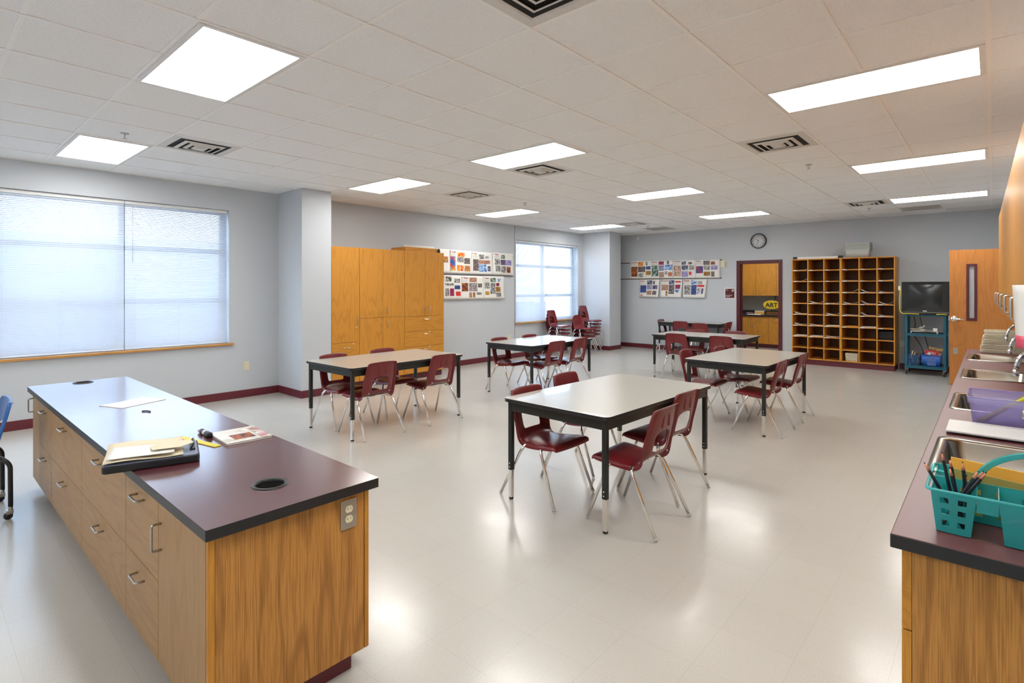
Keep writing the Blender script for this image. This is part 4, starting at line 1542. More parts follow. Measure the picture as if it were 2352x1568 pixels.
# tack rails
for k, z in enumerate((2.185, 1.765)):
    bm = bm_new()
    box(bm, (-7.80, YB - 0.010, z - 0.011), (-4.70, YB - 0.0005, z + 0.011))
    struct('trim_%d' % (3 + k), bm, 'rail', ('upper' if k == 0 else 'lower') + ' thin wooden tack rail behind the posters on the back wall', 'rail')
for k, z in enumerate((2.205, 1.785)):
    bm = bm_new()
    box(bm, (XL + 0.0005, 6.36, z - 0.012), (XL + 0.010, 8.86, z + 0.012))
    struct('trim_%d' % (5 + k), bm, 'alum', ('upper' if k == 0 else 'lower') + ' thin metal tack rail beside the oak cupboards', 'rail')

# ------------------------------------------------------------------ back wall fittings
t = thing('wall_clock', 'round black-rimmed wall clock above the storeroom doorway', 'clock', (-3.88, YB, 2.575))
bm = bm_new()
lathe(bm, [(0.166, 0.0), (0.168, 0.02), (0.166, 0.04), (0.156, 0.044), (0.150, 0.034)], n=48, axis='Y', caps=False)
obj('rim', bm, 'black', t)
bm = bm_new()
lathe(bm, [(0.155, 0.020), (0.155, 0.028), (0.0, 0.028)], n=48, axis='Y')
fc = obj('face', bm, 'clockface', t)
for h in range(1, 13):
    a = PI / 2 - 2 * PI * h / 12
    s = str(h)
    m = frame_mtx((0.122 * math.cos(a), -0.029, 0.122 * math.sin(a) - 0.0105), (1, 0, 0), (0, 0, 1))
    obj('numeral', text_bm(s, 0.034, m, 0.0004, 'CENTER', 0.0006), 'blackink', fc)
for nm, ang, ln, w in (('hour_hand', 317, 0.062, 0.007), ('minute_hand', 204, 0.115, 0.005)):
    a = PI / 2 - math.radians(ang)
    bm = bm_new()
    xbox(bm, (0.42 * ln * math.cos(a), -0.032, 0.42 * ln * math.sin(a)), (ln * 1.16, 0.002, w), Matrix.Rotation(-a, 3, 'Y'))
    obj(nm, bm, 'blackink', t)
bm = bm_new()
lathe(bm, [(0.007, 0.028), (0.007, 0.035), (0.0, 0.036)], n=12, axis='Y')
obj('hub', bm, 'blackink', t)

t = thing('door_sign', 'square maroon room sign with white lettering beside the storeroom doorway', 'sign', (-4.512, YB, 1.41))
bm = bm_new()
box(bm, (-0.125, -0.006, -0.125), (0.125, 0.0, 0.125))
obj('border', bm, 'white', t, bevel=0.004)
bm = bm_new()
box(bm, (-0.103, -0.009, -0.105), (0.103, -0.006, 0.105))
obj('plate', bm, 'maroon_paint', t)
for x0, z0, n, hgt in ((-0.090, 0.066, 3, 0.022), (-0.090, -0.056, 9, 0.018), (-0.090, -0.086, 6, 0.018)):
    bm = bm_new()
    for k in range(n):
        x = x0 + k * 0.0165
        if k % 3 == 1:
            box(bm, (x, -0.0097, z0), (x + 0.012, -0.009, z0 + 0.004))
            box(bm, (x, -0.0097, z0 + hgt - 0.004), (x + 0.012, -0.009, z0 + hgt))
            box(bm, (x, -0.0097, z0 + 0.004), (x + 0.004, -0.009, z0 + hgt - 0.004))
        else:
            box(bm, (x, -0.0097, z0), (x + 0.0045, -0.009, z0 + hgt))
            box(bm, (x + 0.0045, -0.0097, z0 + hgt * 0.45), (x + 0.012, -0.009, z0 + hgt * 0.65))
    obj('lettering', bm, 'whiteink', t)
bm = bm_new()
lathe(bm, [(0.026, 0.0093), (0.026, 0.0100), (0.0, 0.0100)], (0.068, 0, 0.065), 24, 'Y')
em = obj('emblem', bm, 'whiteink', t)
bm = bm_new()
for dx, dz, r in ((-0.006, 0.004, 0.010), (0.008, -0.006, 0.008)):
    lathe(bm, [(r, 0.0101), (r, 0.0105), (0.0, 0.0105)], (0.068 + dx, 0, 0.065 + dz), 16, 'Y')
obj('emblem_mark', bm, 'maroon_paint', em)

t = thing('wall_speaker', 'small ivory wall box with a round dial beside the Unity poster', 'thermostat', (-4.66, YB, 2.09))
bm = bm_new()
box(bm, (-0.065, -0.028, -0.08), (0.065, 0.0, 0.08))
obj('case', bm, 'ivory', t, bevel=0.006)
bm = bm_new()
lathe(bm, [(0.034, 0.028), (0.034, 0.034), (0.026, 0.036), (0.0, 0.036)], (-0.015, 0, -0.005), 24, 'Y')
obj('dial', bm, 'white', t)
bm = bm_new()
for k in range(4):
    box(bm, (0.038, -0.030, -0.06 + k * 0.03), (0.056, -0.028, -0.045 + k * 0.03))
obj('switches', bm, 'darkvoid', t)

t = thing('motion_detector', 'small white motion sensor high in the corner over the posters', 'sensor', (-6.84, YB, 2.82))
bm = bm_new()
box(bm, (-0.03, -0.012, -0.03), (0.03, 0.0, 0.05))
obj('bracket', bm, 'white', t, bevel=0.003)
bm = bm_new()
lathe(bm, [(0.0, 0.0), (0.036, 0.004), (0.042, 0.03), (0.03, 0.055), (0.0, 0.062)], (0, -0.01, -0.02), 20, 'Y')
obj('lens', bm, 'white', t)

# ------------------------------------------------------------------ storeroom seen through the doorway
SY = 14.62
t = thing('storeroom_base_cabinet', 'oak base cabinet inside the storeroom doorway', 'cabinet', (-4.4, SY, 0))
bm = bm_new()
box(bm, (-1.4, 0.02, 0.10), (1.4, 0.59, 0.80))
obj('carcass', bm, 'oak', t)
bm = bm_new()
box(bm, (-1.4, 0.06, 0.0), (1.4, 0.5, 0.10))
obj('toe_kick', bm, 'base', t)
sx_ = [-1.4, -0.88, -0.305, 0.125, 0.60, 1.1]
for a, b in zip(sx_, sx_[1:]):
    bm = bm_new()
    box(bm, (a + 0.002, 0.0, 0.645), (b - 0.002, 0.019, 0.797))
    o = obj('drawer', bm, 'oak_x', t, bevel=0.0015)
    obj('pull', pull_bm(((a + b) / 2, 0.0, 0.73), (0, -1, 0), (1, 0, 0), 0.10), 'pull', o)
    bm = bm_new()
    box(bm, (a + 0.002, 0.0, 0.102), (b - 0.002, 0.019, 0.642))
    o = obj('door', bm, 'oak', t, bevel=0.0015)
    hx = b - 0.05 if b in (-0.305, 0.60) else a + 0.05
    obj('pull', pull_bm((hx, 0.0, 0.55), (0, -1, 0), (0, 0, 1), 0.10), 'pull', o)
t = thing('storeroom_worktop', 'black worktop inside the storeroom with a low backsplash', 'worktop', (-4.4, SY, 0.80))
bm = bm_new()
box(bm, (-1.42, -0.025, 0.0), (1.42, 0.597, 0.038))
obj('slab', bm, 'black_edge', t, bevel=0.003)
bm = bm_new()
box(bm, (-1.42, 0.577, 0.038), (1.42, 0.597, 0.14))
obj('backsplash', bm, 'black_edge', t, bevel=0.002)
t = thing('storeroom_wall_cabinet', 'oak wall cabinet above the storeroom worktop', 'cabinet', (-4.4, SY + 0.27, 1.33))
bm = bm_new()
box(bm, (-1.4, 0.02, 0.0), (1.4, 0.32, 0.95))
obj('carcass', bm, 'oak', t)
ux = [-1.28, -0.80, -0.26, 0.24, 0.72, 1.2]
for a, b in zip(ux, ux[1:]):
    bm = bm_new()
    box(bm, (a + 0.002, 0.0, 0.0), (b - 0.002, 0.019, 0.948))
    o = obj('door', bm, 'oak', t, bevel=0.0015)
    hx = b - 0.055 if b in (-0.26, 0.72) else a + 0.055
    obj('pull', pull_bm((hx, 0.0, 0.09), (0, -1, 0), (0, 0, 1), 0.10), 'pull', o)
t = thing('art_sign', 'yellow oval sign reading ART standing on the storeroom worktop', 'sign', (-4.275, SY + 0.28, 0.8385), math.radians(12))
bm = bm_new()
pts = [(0.20 * math.cos(a), 0.115 * math.sin(a)) for a in [2 * PI * k / 40 for k in range(40)]]
prism(bm, pts, -0.008, 0.008)
bm.transform(Matrix.Rotation(math.radians(90), 4, 'X'))
bmesh.ops.translate(bm, verts=bm.verts[:], vec=(0, 0, 0.26))
obj('oval_board', bm, 'signyellow', t, bevel=0.003)
obj('lettering', text_bm('ART', 0.15, frame_mtx((0.0, -0.0095, 0.205), (1, 0, 0), (0, 0, 1)), 0.001, 'CENTER', 0.004), 'blackink', t)
bm = bm_new()
tube(bm, [(0.03, 0.012, 0.30), (0.09, 0.03, 0.47)], 0.016, 8)
lathe(bm, [(0.0, 0.0), (0.026, 0.006), (0.026, 0.03), (0.0, 0.038)], (0.092, 0.03, 0.46), 12)
obj('handle', bm, 'blackmetal', t)
bm = bm_new()
box(bm, (-0.10, -0.03, 0.0), (0.10, 0.05, 0.03))
box(bm, (-0.012, -0.006, 0.03), (0.012, 0.006, 0.15))
obj('stand', bm, 'black', t)
bm = bm_new()
box(bm, (-0.16, -0.07, 0), (0.16, 0.07, 0.09))
tag(obj('wood_crate', bm, 'oak_dark', loc=(-4.18, SY + 0.10, 0.8385), bevel=0.004), 'low brown crate in front of the ART sign', 'crate')
t = thing('cardboard_box', 'small tan box on the storeroom worktop beside the papers', 'box', (-4.56, SY + 0.29, 0.8385), 0.1)
bm = bm_new()
box(bm, (-0.115, -0.08, 0), (0.115, 0.08, 0.085))
obj('body', bm, 'tan', t, bevel=0.003)
bm = bm_new()
box(bm, (-0.118, -0.083, 0.085), (0.118, 0.083, 0.098))
obj('lid', bm, 'paper', t, bevel=0.002)
bm = bm_new()
box(bm, (-0.17, -0.10, 0), (0.17, 0.10, 0.014))
tag(obj('paper_stack', bm, 'paper', loc=(-4.63, SY + 0.09, 0.8385), rot=(0, 0, 0.05)), 'white paper stack at the edge of the storeroom worktop', 'paper')
bm = bm_new()
tube(bm, fillet([(-0.12, 0, 0.02), (-0.03, 0.05, 0.03), (0.06, 0.0, 0.022), (0.13, 0.03, 0.02)], 0.03), 0.018, 8)
tag(obj('rag', bm, plain('rag_cloth', srgb(150, 120, 130), 0.9), loc=(-4.81, SY + 0.33, 0.8385)), 'crumpled mauve cloth behind the papers in the storeroom', 'cloth')

# ------------------------------------------------------------------ pigeonhole unit
PX0, PX1, PY0, PY1 = -3.065, -1.335, 12.03, 12.575
ZB, ZT = 0.105, 2.115
pcx = (PX0 + PX1) / 2
t = thing('pigeonhole_unit', 'tall oak pigeonhole shelving with fifty-four open compartments', 'shelving', (pcx, PY0, 0))
bm = bm_new()
box(bm, (PX0 - pcx + 0.01, 0.03, 0.0), (PX1 - pcx - 0.01, PY1 - PY0, ZB - 0.003))
obj('plinth', bm, 'base', t, bevel=0.003)
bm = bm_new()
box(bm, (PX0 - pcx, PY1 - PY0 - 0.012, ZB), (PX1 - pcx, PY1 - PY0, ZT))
obj('back_panel', bm, 'oak_dark', t)  # darker oak: shade inside the compartments is put into the colour
pt = 0.018
mid = 0.0
half = (PX1 - PX0) / 2
xs = [-half, -half + (half - 0.01) / 3, -half + 2 * (half - 0.01) / 3, 0.0, 0.01 + (half - 0.01) / 3, 0.01 + 2 * (half - 0.01) / 3, half - pt]
for k, x in enumerate(xs):
    bm = bm_new()
    if k == 3:
        box(bm, (-0.0185, 0.0, ZB), (-0.0005, PY1 - PY0 - 0.012, ZT))
        box(bm, (0.0005, 0.0, ZB), (0.0185, PY1 - PY0 - 0.012, ZT))
    else:
        box(bm, (x, 0.0, ZB), (x + pt, PY1 - PY0 - 0.012, ZT))
    obj('side_panel' if k in (0, 6) else 'divider', bm, 'oak', t, bevel=0.001)
cols = [(xs[0] + pt, xs[1]), (xs[1] + pt, xs[2]), (xs[2] + pt, -0.0185), (0.0185, xs[4]), (xs[4] + pt, xs[5]), (xs[5] + pt, xs[6])]
pitch = (ZT - ZB - pt) / 9
zsh = [ZB + pitch * k for k in range(10)]
for k, z in enumerate(zsh):
    for a, b in ((xs[0] + pt, -0.0185), (0.0185, xs[6])):
        bm = bm_new()
        box(bm, (a, 0.002, z), (b, PY1 - PY0 - 0.012, z + pt))
        obj('shelf', bm, 'oak_x', t, bevel=0.001)
for r in range(1, 8):              # r = shelf from the top
    z = zsh[9 - r]
    for c, (a, b) in enumerate(cols):
        if r == 7 and c > 2:
            continue
        bm = bm_new()
        box(bm, (a + 0.004, -0.0015, z + 0.002), (a + 0.082, 0.002, z + pt - 0.001))
        obj('label_card', bm, 'white', t)

ROWN = ['top', 'second', 'third', 'fourth', 'fifth', 'sixth', 'seventh', 'eighth', 'bottom']
COLN2 = ['first', 'second', 'third', 'fourth', 'fifth', 'sixth']
PAP = [(1, 0, 'R', .05), (2, 0, 'L', .03), (2, 1, 'L', .025), (2, 2, 'R', .02), (1, 3, 'L', .015), (2, 3, 'R', .07), (2, 4, 'L', .055), (2, 5, 'L', .02), (1, 5, 'R', .015),
       (3, 1, 'B', .045), (3, 2, 'R', .03), (3, 3, 'B', .035), (3, 4, 'L', .06), (3, 5, 'B', .06), (4, 0, 'L', .04), (4, 2, 'B', .035), (4, 3, 'L', .012), (4, 4, 'L', .055), (4, 5, 'L', .02),
       (5, 0, 'B', .035), (5, 1, 'L', .02), (5, 2, 'F', .02), (5, 3, 'F', .012), (5, 4, 'F', .02), (6, 0, 'F', .012), (6, 1, 'F', .02), (6, 2, 'B', .022), (0, 0, 'R', .02)]
for r, c, kind, hgt in PAP:
    a, b = cols[c]
    z = zsh[8 - r] + pt + 0.001
    w = (b - a) - 0.014
    th = 0.012 if kind == 'F' else 0.004

    def fn(s, q, kind=kind, hgt=hgt, w=w):
        e = 0.0
        if kind in 'RB':
            e += hgt * max(0, (s - 0.55) / 0.45) ** 1.8
        if kind in 'LB':
            e += hgt * (max(0, (0.45 - s) / 0.45) ** 1.8) * (0.8 if kind == 'B' else 1)
        return ((s - 0.5) * w, q * 0.30, e + 0.0)
    bm = bm_new()
    sheet(bm, 14, 3, fn)
    o = obj('paper_bundle', bm, 'yellow_paper' if (r, c) == (5, 3) else 'paper', solid=th, loc=(pcx + (a + b) / 2, PY0 + 0.045 + 0.01 * ((r * 7 + c) % 3), z + th / 2))
    tag(o, 'papers in the pigeonhole, %s row from the top, %s column from the doorway' % (ROWN[r], COLN2[c]) if r else 'papers in the top row pigeonhole beside the doorway', 'papers', 'papers in the pigeonholes')


def basket(name, label, loc, rz, w, d, h, mat, taper=0.88, rows=4, cols_=8, group=None, cat='basket', rim=0.006, th=0.003):
    """Open slotted plastic basket: real holes in tapering sides."""
    t = thing(name, label, cat, loc, rz, group)

    def side(bm, p0, p1, q0, q1, nc, nr):
        # p bottom edge, q top edge; lattice of strips
        P0, P1, Q0, Q1 = map(Vector, (p0, p1, q0, q1))
        us = []
        for k in range(nc):
            us += [k / nc, (k + 0.38) / nc]
        us.append(1.0)
        vs = []
        for k in range(nr):
            vs += [k / nr, (k + 0.42) / nr]
        vs.append(1.0)
        g = [[bm.verts.new((P0 * (1 - u) + P1 * u) * (1 - v) + (Q0 * (1 - u) + Q1 * u) * v) for u in us] for v in vs]
        for j in range(len(vs) - 1):
            for i in range(len(us) - 1):
                if i % 2 == 1 and j % 2 == 1 and i not in (len(us) - 2,) or (i % 2 == 1 and j % 2 == 1):
                    continue
                bm.faces.new((g[j][i], g[j][i + 1], g[j + 1][i + 1], g[j + 1][i]))
    a, b = w / 2, d / 2
    c, e = a * taper, b * taper
    bm = bm_new()
    B = [(-c, -e, th), (c, -e, th), (c, e, th), (-c, e, th)]
    T = [(-a, -b, h), (a, -b, h), (a, b, h), (-a, b, h)]
    for k in range(4):
        n = cols_ if k % 2 == 0 else max(3, int(cols_ * d / w))
        side(bm, B[k], B[(k + 1) % 4], T[k], T[(k + 1) % 4], n, rows)
    f = [bm.verts.new(p) for p in B]
    bm.faces.new(f)
    bmesh.ops.remove_doubles(bm, verts=bm.verts[:], dist=1e-5)
    obj('body', bm, mat, t, solid=th)
    bm = bm_new()
    tube(bm, fillet([Vector(p) for p in T], 0.03, 4, True), rim, 8, closed=True)
    obj('rim', bm, mat, t)
    return t


a, b = cols[5]
basket('mesh_basket', 'black slotted basket in the pigeonhole, seventh row, end column', (pcx + (a + b) / 2, PY0 + 0.19, zsh[2] + pt + 0.001), 0, 0.22, 0.28, 0.15, 'black', rows=5, cols_=9)
a, b = cols[3]
basket('mesh_basket', 'pale slotted basket in the bottom row of the pigeonholes', (pcx + (a + b) / 2 + 0.02, PY0 + 0.17, zsh[0] + pt + 0.001), 0, 0.21, 0.28, 0.15, 'wire', rows=5, cols_=9)

# on top of the pigeonholes
t = thing('rolled_chart', 'long white rolled chart with black ends on top of the pigeonholes', 'roll', (-2.62, PY0 + 0.10, ZT + 0.0005), math.radians(2))
bm = bm_new()
box(bm, (-0.36, -0.025, 0.0), (0.36, 0.025, 0.045))
obj('tube', bm, 'white', t, bevel=0.008)
for s in (-1, 1):
    bm = bm_new()
    box(bm, (min(s * 0.36, s * 0.44), -0.029, 0.0), (max(s * 0.36, s * 0.44), 0.029, 0.050))
    obj('end_cap', bm, 'black', t, bevel=0.006)
for k in range(6):
    z = ZT + 0.001 + k * 0.022
    t = thing('plastic_tray', '%s frosted plastic tub in the nested stack on the pigeonholes' % (NTH[k] if k < 5 else 'top'), 'tub', (-1.945, PY0 + 0.24, z), 0, 'nested plastic tubs')
    bm = bm_new()
    a, b, h = 0.205, 0.15, 0.17
    B = [(-a * .88, -b * .88, 0.0), (a * .88, -b * .88, 0.0), (a * .88, b * .88, 0.0), (-a * .88, b * .88, 0.0)]
    T = [(-a, -b, h), (a, -b, h), (a, b, h), (-a, b, h)]
    TR = [(x + math.copysign(0.0075, x), y + math.copysign(0.0075, y), z_) for x, y, z_ in T]
    fb = [bm.verts.new(p) for p in fillet([Vector(p) for p in B], 0.03, 4, True)]
    ft = [bm.verts.new(p) for p in fillet([Vector(p) for p in T], 0.03, 4, True)]
    bm.faces.new(fb)
    n = len(fb)
    for i in range(n):
        bm.faces.new((fb[i], fb[(i + 1) % n], ft[(i + 1) % n], ft[i])).smooth = True
    obj('body', bm, 'clear', t, solid=0.0015)
    bm = bm_new()
    tube(bm, fillet([Vector(p) for p in TR], 0.035, 4, True), 0.006, 6, closed=True)
    obj('rim', bm, 'clear', t)

# ------------------------------------------------------------------ television cart
t = thing('television_cart', 'teal metal three-shelf cart on casters under the television', 'cart', (-0.885, 11.86, 0))
for nm, z in (('shelf', 1.035), ('shelf', 0.685), ('shelf', 0.115)):
    bm = bm_new()
    box(bm, (-0.288, 0.0, z + 0.026), (0.288, 0.48, z + 0.030))
    for x0, x1, y0, y1 in ((-0.288, 0.288, 0.0, 0.003), (-0.288, 0.288, 0.477, 0.48), (-0.288, -0.285, 0.003, 0.477), (0.285, 0.288, 0.003, 0.477)):
        box(bm, (x0, y0, z), (x1, y1, z + 0.030 + (0.02 if z < 1 else 0)))
    obj(nm, bm, 'teal', t)
for sx in (-1, 1):
    for y0, y1 in ((-0.004, 0.036), (0.444, 0.484)):
        bm = bm_new()
        x0, x1 = (sx * 0.292, sx * 0.252)
        yo = y0 if y0 < 0.1 else y1
        box(bm, (min(x0, x1), min(yo, yo + (0.003 if y0 < 0.1 else -0.003)), 0.10), (max(x0, x1), max(yo, yo + (0.003 if y0 < 0.1 else -0.003)), 1.066))
        box(bm, (min(x0, x0 - sx * 0.003), y0, 0.10), (max(x0, x0 - sx * 0.003), y1, 1.066))
        obj('post', bm, 'teal', t)
        bm = bm_new()
        cx, cy = sx * 0.262, (y0 + y1) / 2
        lathe(bm, [(0.0, -0.013), (0.040, -0.013), (0.045, -0.006), (0.045, 0.006), (0.040, 0.013), (0.0, 0.013)], (cx, cy, 0.0455), 24, 'X')
        w = obj('caster_wheel', bm, 'black', t)
        bm = bm_new()
        for s in (-1, 1):
            box(bm, (cx + s * 0.016 - 0.002, cy - 0.018, 0.035), (cx + s * 0.016 + 0.002, cy + 0.018, 0.098))
        box(bm, (cx - 0.02, cy - 0.022, 0.094), (cx + 0.02, cy + 0.022, 0.101))
        obj('caster_fork', bm, 'steel', w)

t = thing('television', 'bulky black tube television on the teal cart', 'television', (-0.885, 11.83, 1.0665))
bm = bm_new()
f = [(-0.332, 0.0, 0.035), (0.332, 0.0, 0.035), (0.332, 0.0, 0.575), (-0.332, 0.0, 0.575)]
m_ = [(-0.332, 0.12, 0.03), (0.332, 0.12, 0.03), (0.332, 0.12, 0.575), (-0.332, 0.12, 0.575)]
k_ = [(-0.19, 0.45, 0.03), (0.19, 0.45, 0.03), (0.19, 0.45, 0.42), (-0.19, 0.45, 0.42)]
vs = [[bm.verts.new(p) for p in q] for q in (f, m_, k_)]
for A_, B_ in zip(vs, vs[1:]):
    for i in range(4):
        bm.faces.new((A_[i], A_[(i + 1) % 4], B_[(i + 1) % 4], B_[i]))
bm.faces.new(vs[2])
fr = [(-0.235, 0.008, 0.105), (0.235, 0.008, 0.105), (0.235, 0.008, 0.525), (-0.235, 0.008, 0.525)]
vf = [bm.verts.new(p) for p in fr]
for i in range(4):
    bm.faces.new((vs[0][i], vs[0][(i + 1) % 4], vf[(i + 1) % 4], vf[i]))
obj('case', bm, 'tvdark', t, bevel=0.006)
bm = bm_new()
sheet(bm, 12, 10, lambda s, q: (-0.236 + 0.472 * s, 0.012 - 0.018 * (1 - (2 * s - 1) ** 2) * (1 - (2 * q - 1) ** 2), 0.104 + 0.422 * q))
obj('screen', bm, 'tvglass', t)
bm = bm_new()
box(bm, (-0.325, 0.004, 0.0), (0.325, 0.30, 0.036))
obj('base', bm, 'tvdark', t, bevel=0.004)
bm = bm_new()
box(bm, (-0.325, -0.003, 0.034), (0.325, 0.0045, 0.042))
obj('trim_strip', bm, 'steel', t)
bm = bm_new()
box(bm, (-0.028, -0.003, 0.058), (0.028, 0.0, 0.070))
obj('maker_badge', bm, 'whiteink', t)

bm = bm_new()
tube(bm, fillet([(-0.345, 0.0, 0.42), (-0.362, -0.004, 0.25), (-0.355, -0.006, 0.06), (-0.322, -0.016, 0.010), (-0.22, -0.020, 0.013), (-0.12, -0.018, 0.010), (-0.08, -0.012, 0.007)], 0.05), 0.009, 8)
tube(bm, fillet([(0.16, -0.012, 0.009), (0.24, -0.020, 0.014), (0.31, -0.014, 0.009)], 0.03), 0.009, 8)
tag(obj('extension_cord', bm, 'tape', loc=(-0.885, 11.82, 1.0665)), 'yellow cord draped along the television and cart top', 'cord')
bm = bm_new()
box(bm, (-0.02, -0.012, -0.03), (0.02, 0.012, 0.05))
tag(obj('plug_adapter', bm, 'ivory', loc=(-1.245, 11.83, 1.52), bevel=0.006), 'pale cord plug hanging beside the television', 'plug')
for k, (x0, lab) in enumerate(((-0.20, 'dark cable hanging behind the middle shelf of the cart'), (-0.11, 'second dark cable dangling inside the teal cart'))):
    bm = bm_new()
    tube(bm, fillet([(x0, 0.495, 1.02), (x0 + 0.03, 0.50, 0.85), (x0 - 0.02 + 0.08 * k, 0.495, 0.70), (x0 + 0.12, 0.50, 0.45), (x0 + 0.16, 0.495, 0.25)], 0.08), 0.006, 6)
    tag(obj('power_cable', bm, 'black', loc=(-0.885, 11.86, 0)), lab, 'cable')

CXY = (-0.885, 11.86)
t = thing('media_player', 'silver and black player on the middle shelf of the cart', 'media player', (CXY[0] - 0.02, CXY[1] + 0.19, 0.7155))
bm = bm_new()
box(bm, (-0.19, -0.13, 0.006), (0.19, 0.14, 0.058))
obj('case', bm, 'white', t, bevel=0.003)
bm = bm_new()
box(bm, (-0.175, -0.132, 0.014), (0.175, -0.1295, 0.046))
obj('front_panel', bm, 'black', t)
bm = bm_new()
for s in (-1, 1):
    box(bm, (s * 0.15 - 0.015, -0.10, 0.0), (s * 0.15 + 0.015, -0.07, 0.006))
    box(bm, (s * 0.15 - 0.015, 0.07, 0.0), (s * 0.15 + 0.015, 0.10, 0.006))
obj('feet', bm, 'black', t)
paper_at('paper_sheet', 'white leaflet drooping over the player on the cart', (CXY[0] + 0.02, CXY[1] + 0.16, 0.783), 0.2, 0.20, 0.28, lambda s, q: 0.006 * math.sin(5 * s), 'paper')
bm = bm_new()
box(bm, (-0.10, -0.07, 0), (0.08, 0.07, 0.012))
tag(obj('paper_pad', bm, 'cream_paper', loc=(CXY[0] - 0.12, CXY[1] + 0.22, 0.791), rot=(0, 0, 0.3)), 'cream notepad on top of the player on the cart', 'notepad')
bm = bm_new()
prism(bm, [(0, 0), (0.09, 0), (0.07, 0.11)], -0.02, 0.02)
bm.transform(Matrix.Rotation(math.radians(90), 4, 'X'))
tag(obj('card_holder', bm, 'alum', loc=(CXY[0] + 0.08, CXY[1] + 0.24, 0.7745)), 'grey wedge-shaped stand on the player', 'stand')
bm = bm_new()
box(bm, (-0.03, -0.025, 0), (0.03, 0.025, 0.055))
tag(obj('white_cube_box', bm, 'white', loc=(CXY[0] + 0.135, CXY[1] + 0.10, 0.7745), bevel=0.004), 'tiny white box standing on the player', 'box')
bm = bm_new()
tube(bm, fillet([(-0.05, 0, 0.012), (0.0, 0.0, 0.03), (0.03, 0.0, 0.06)], 0.02), 0.012, 8)
tag(obj('hand_tool', bm, 'white', loc=(CXY[0] - 0.05, CXY[1] + 0.20, 0.804)), 'small white gadget lying on the notepad in the cart', 'gadget')

basket('storage_basket', 'steel-blue slotted basket on the bottom shelf of the cart', (CXY[0] - 0.178, CXY[1] + 0.20, 0.1465), 0, 0.20, 0.30, 0.19, 'bluebin2', 0.9, 5, 7, 'blue baskets on the cart')
t = thing('storage_bin', 'bright blue bin with a speckled front on the cart bottom shelf', 'bin', (CXY[0] + 0.085, CXY[1] + 0.19, 0.1465), 0, 'blue baskets on the cart')
bm = bm_new()
a, b, h = 0.145, 0.16, 0.205
Bq = [(-a * .82, -b * .85, 0.002), (a * .82, -b * .85, 0.002), (a * .82, b * .85, 0.002), (-a * .82, b * .85, 0.002)]
Tq = [(-a, -b, h), (a, -b, h), (a, b, h), (-a, b, h)]
fb = [bm.verts.new(p) for p in fillet([Vector(p) for p in Bq], 0.03, 4, True)]
ft = [bm.verts.new(p) for p in fillet([Vector(p) for p in Tq], 0.03, 4, True)]
bm.faces.new(fb)
n = len(fb)
for i in range(n):
    bm.faces.new((fb[i], fb[(i + 1) % n], ft[(i + 1) % n], ft[i])).smooth = True
obj('body', bm, 'bluebin', t, solid=0.003)
bm = bm_new()
tube(bm, fillet([Vector(p) for p in Tq], 0.03, 4, True), 0.008, 8, closed=True)
obj('rim', bm, 'bluebin', t)
bm = bm_new()
sheet(bm, 4, 4, lambda s, q: (-0.062 + 0.124 * s, -(b * .85 + (b - b * .85) * (0.15 + 0.7 * q)) - 0.0035, h * (0.15 + 0.7 * q)))
obj('front_label', bm, printed('bin_label', R_(34, 84, 170), R_(40, 90, 176), R_(150, 170, 214), 60), t)


def book(name, label, loc, rot, w, h, th, mat, group, text=None, tm='whiteink', cat='book'):
    t = thing(name, label, cat, loc, 0, group)
    t.rotation_euler = rot
    bm = bm_new()
    box(bm, (-w / 2 + 0.003, -th / 2 + 0.0015, 0.003), (w / 2 - 0.003, th / 2 - 0.0015, h - 0.003))
    obj('pages', bm, 'paper', t)
    bm = bm_new()
    box(bm, (-w / 2, -th / 2, 0), (w / 2, -th / 2 + 0.0015, h))
    box(bm, (-w / 2, th / 2 - 0.0015, 0), (w / 2, th / 2, h))
    box(bm, (-w / 2, -th / 2 + 0.0015, 0), (-w / 2 + 0.0015, th / 2 - 0.0015, h))
    obj('cover', bm, mat, t)
    if text:
        obj('cover_title', text_bm(text, h * 0.24, frame_mtx((0, -th / 2 - 0.0006, h * 0.70), (1, 0, 0), (0, 0, 1)), 0.0004, 'CENTER', 0.001), tm, t)
    return t


book('picture_book', 'tan picture book standing in the bright blue bin', (CXY[0] + 0.09, CXY[1] + 0.25, 0.21), (math.radians(-10), math.radians(9), 0), 0.20, 0.27, 0.012, printed('book_tan', R_(206, 168, 84), R_(220, 184, 100), R_(84, 60, 30), 12), 'books in the cart bins', 'How to', 'blackink')
book('picture_book', 'red book reading YOU in the bright blue bin', (CXY[0] + 0.075, CXY[1] + 0.125, 0.222), (math.radians(-4), math.radians(3), 0), 0.19, 0.215, 0.010, 'red', 'books in the cart bins', 'YOU')
book('picture_book', 'white booklet at the end of the bright blue bin', (CXY[0] + 0.165, CXY[1] + 0.17, 0.20), (math.radians(-4), 0, 0), 0.07, 0.185, 0.010, 'paper', 'books in the cart bins')
paper_at('plastic_bag', 'pale crumpled plastic heaped at the front of the bright blue bin', (CXY[0] + 0.05, CXY[1] + 0.085, 0.352), 0, 0.15, 0.06, lambda s, q: 0.045 * math.sin(PI * s) * (0.6 + 0.4 * math.sin(9 * s + 4 * q)), 'clear')['category'] = 'bag'
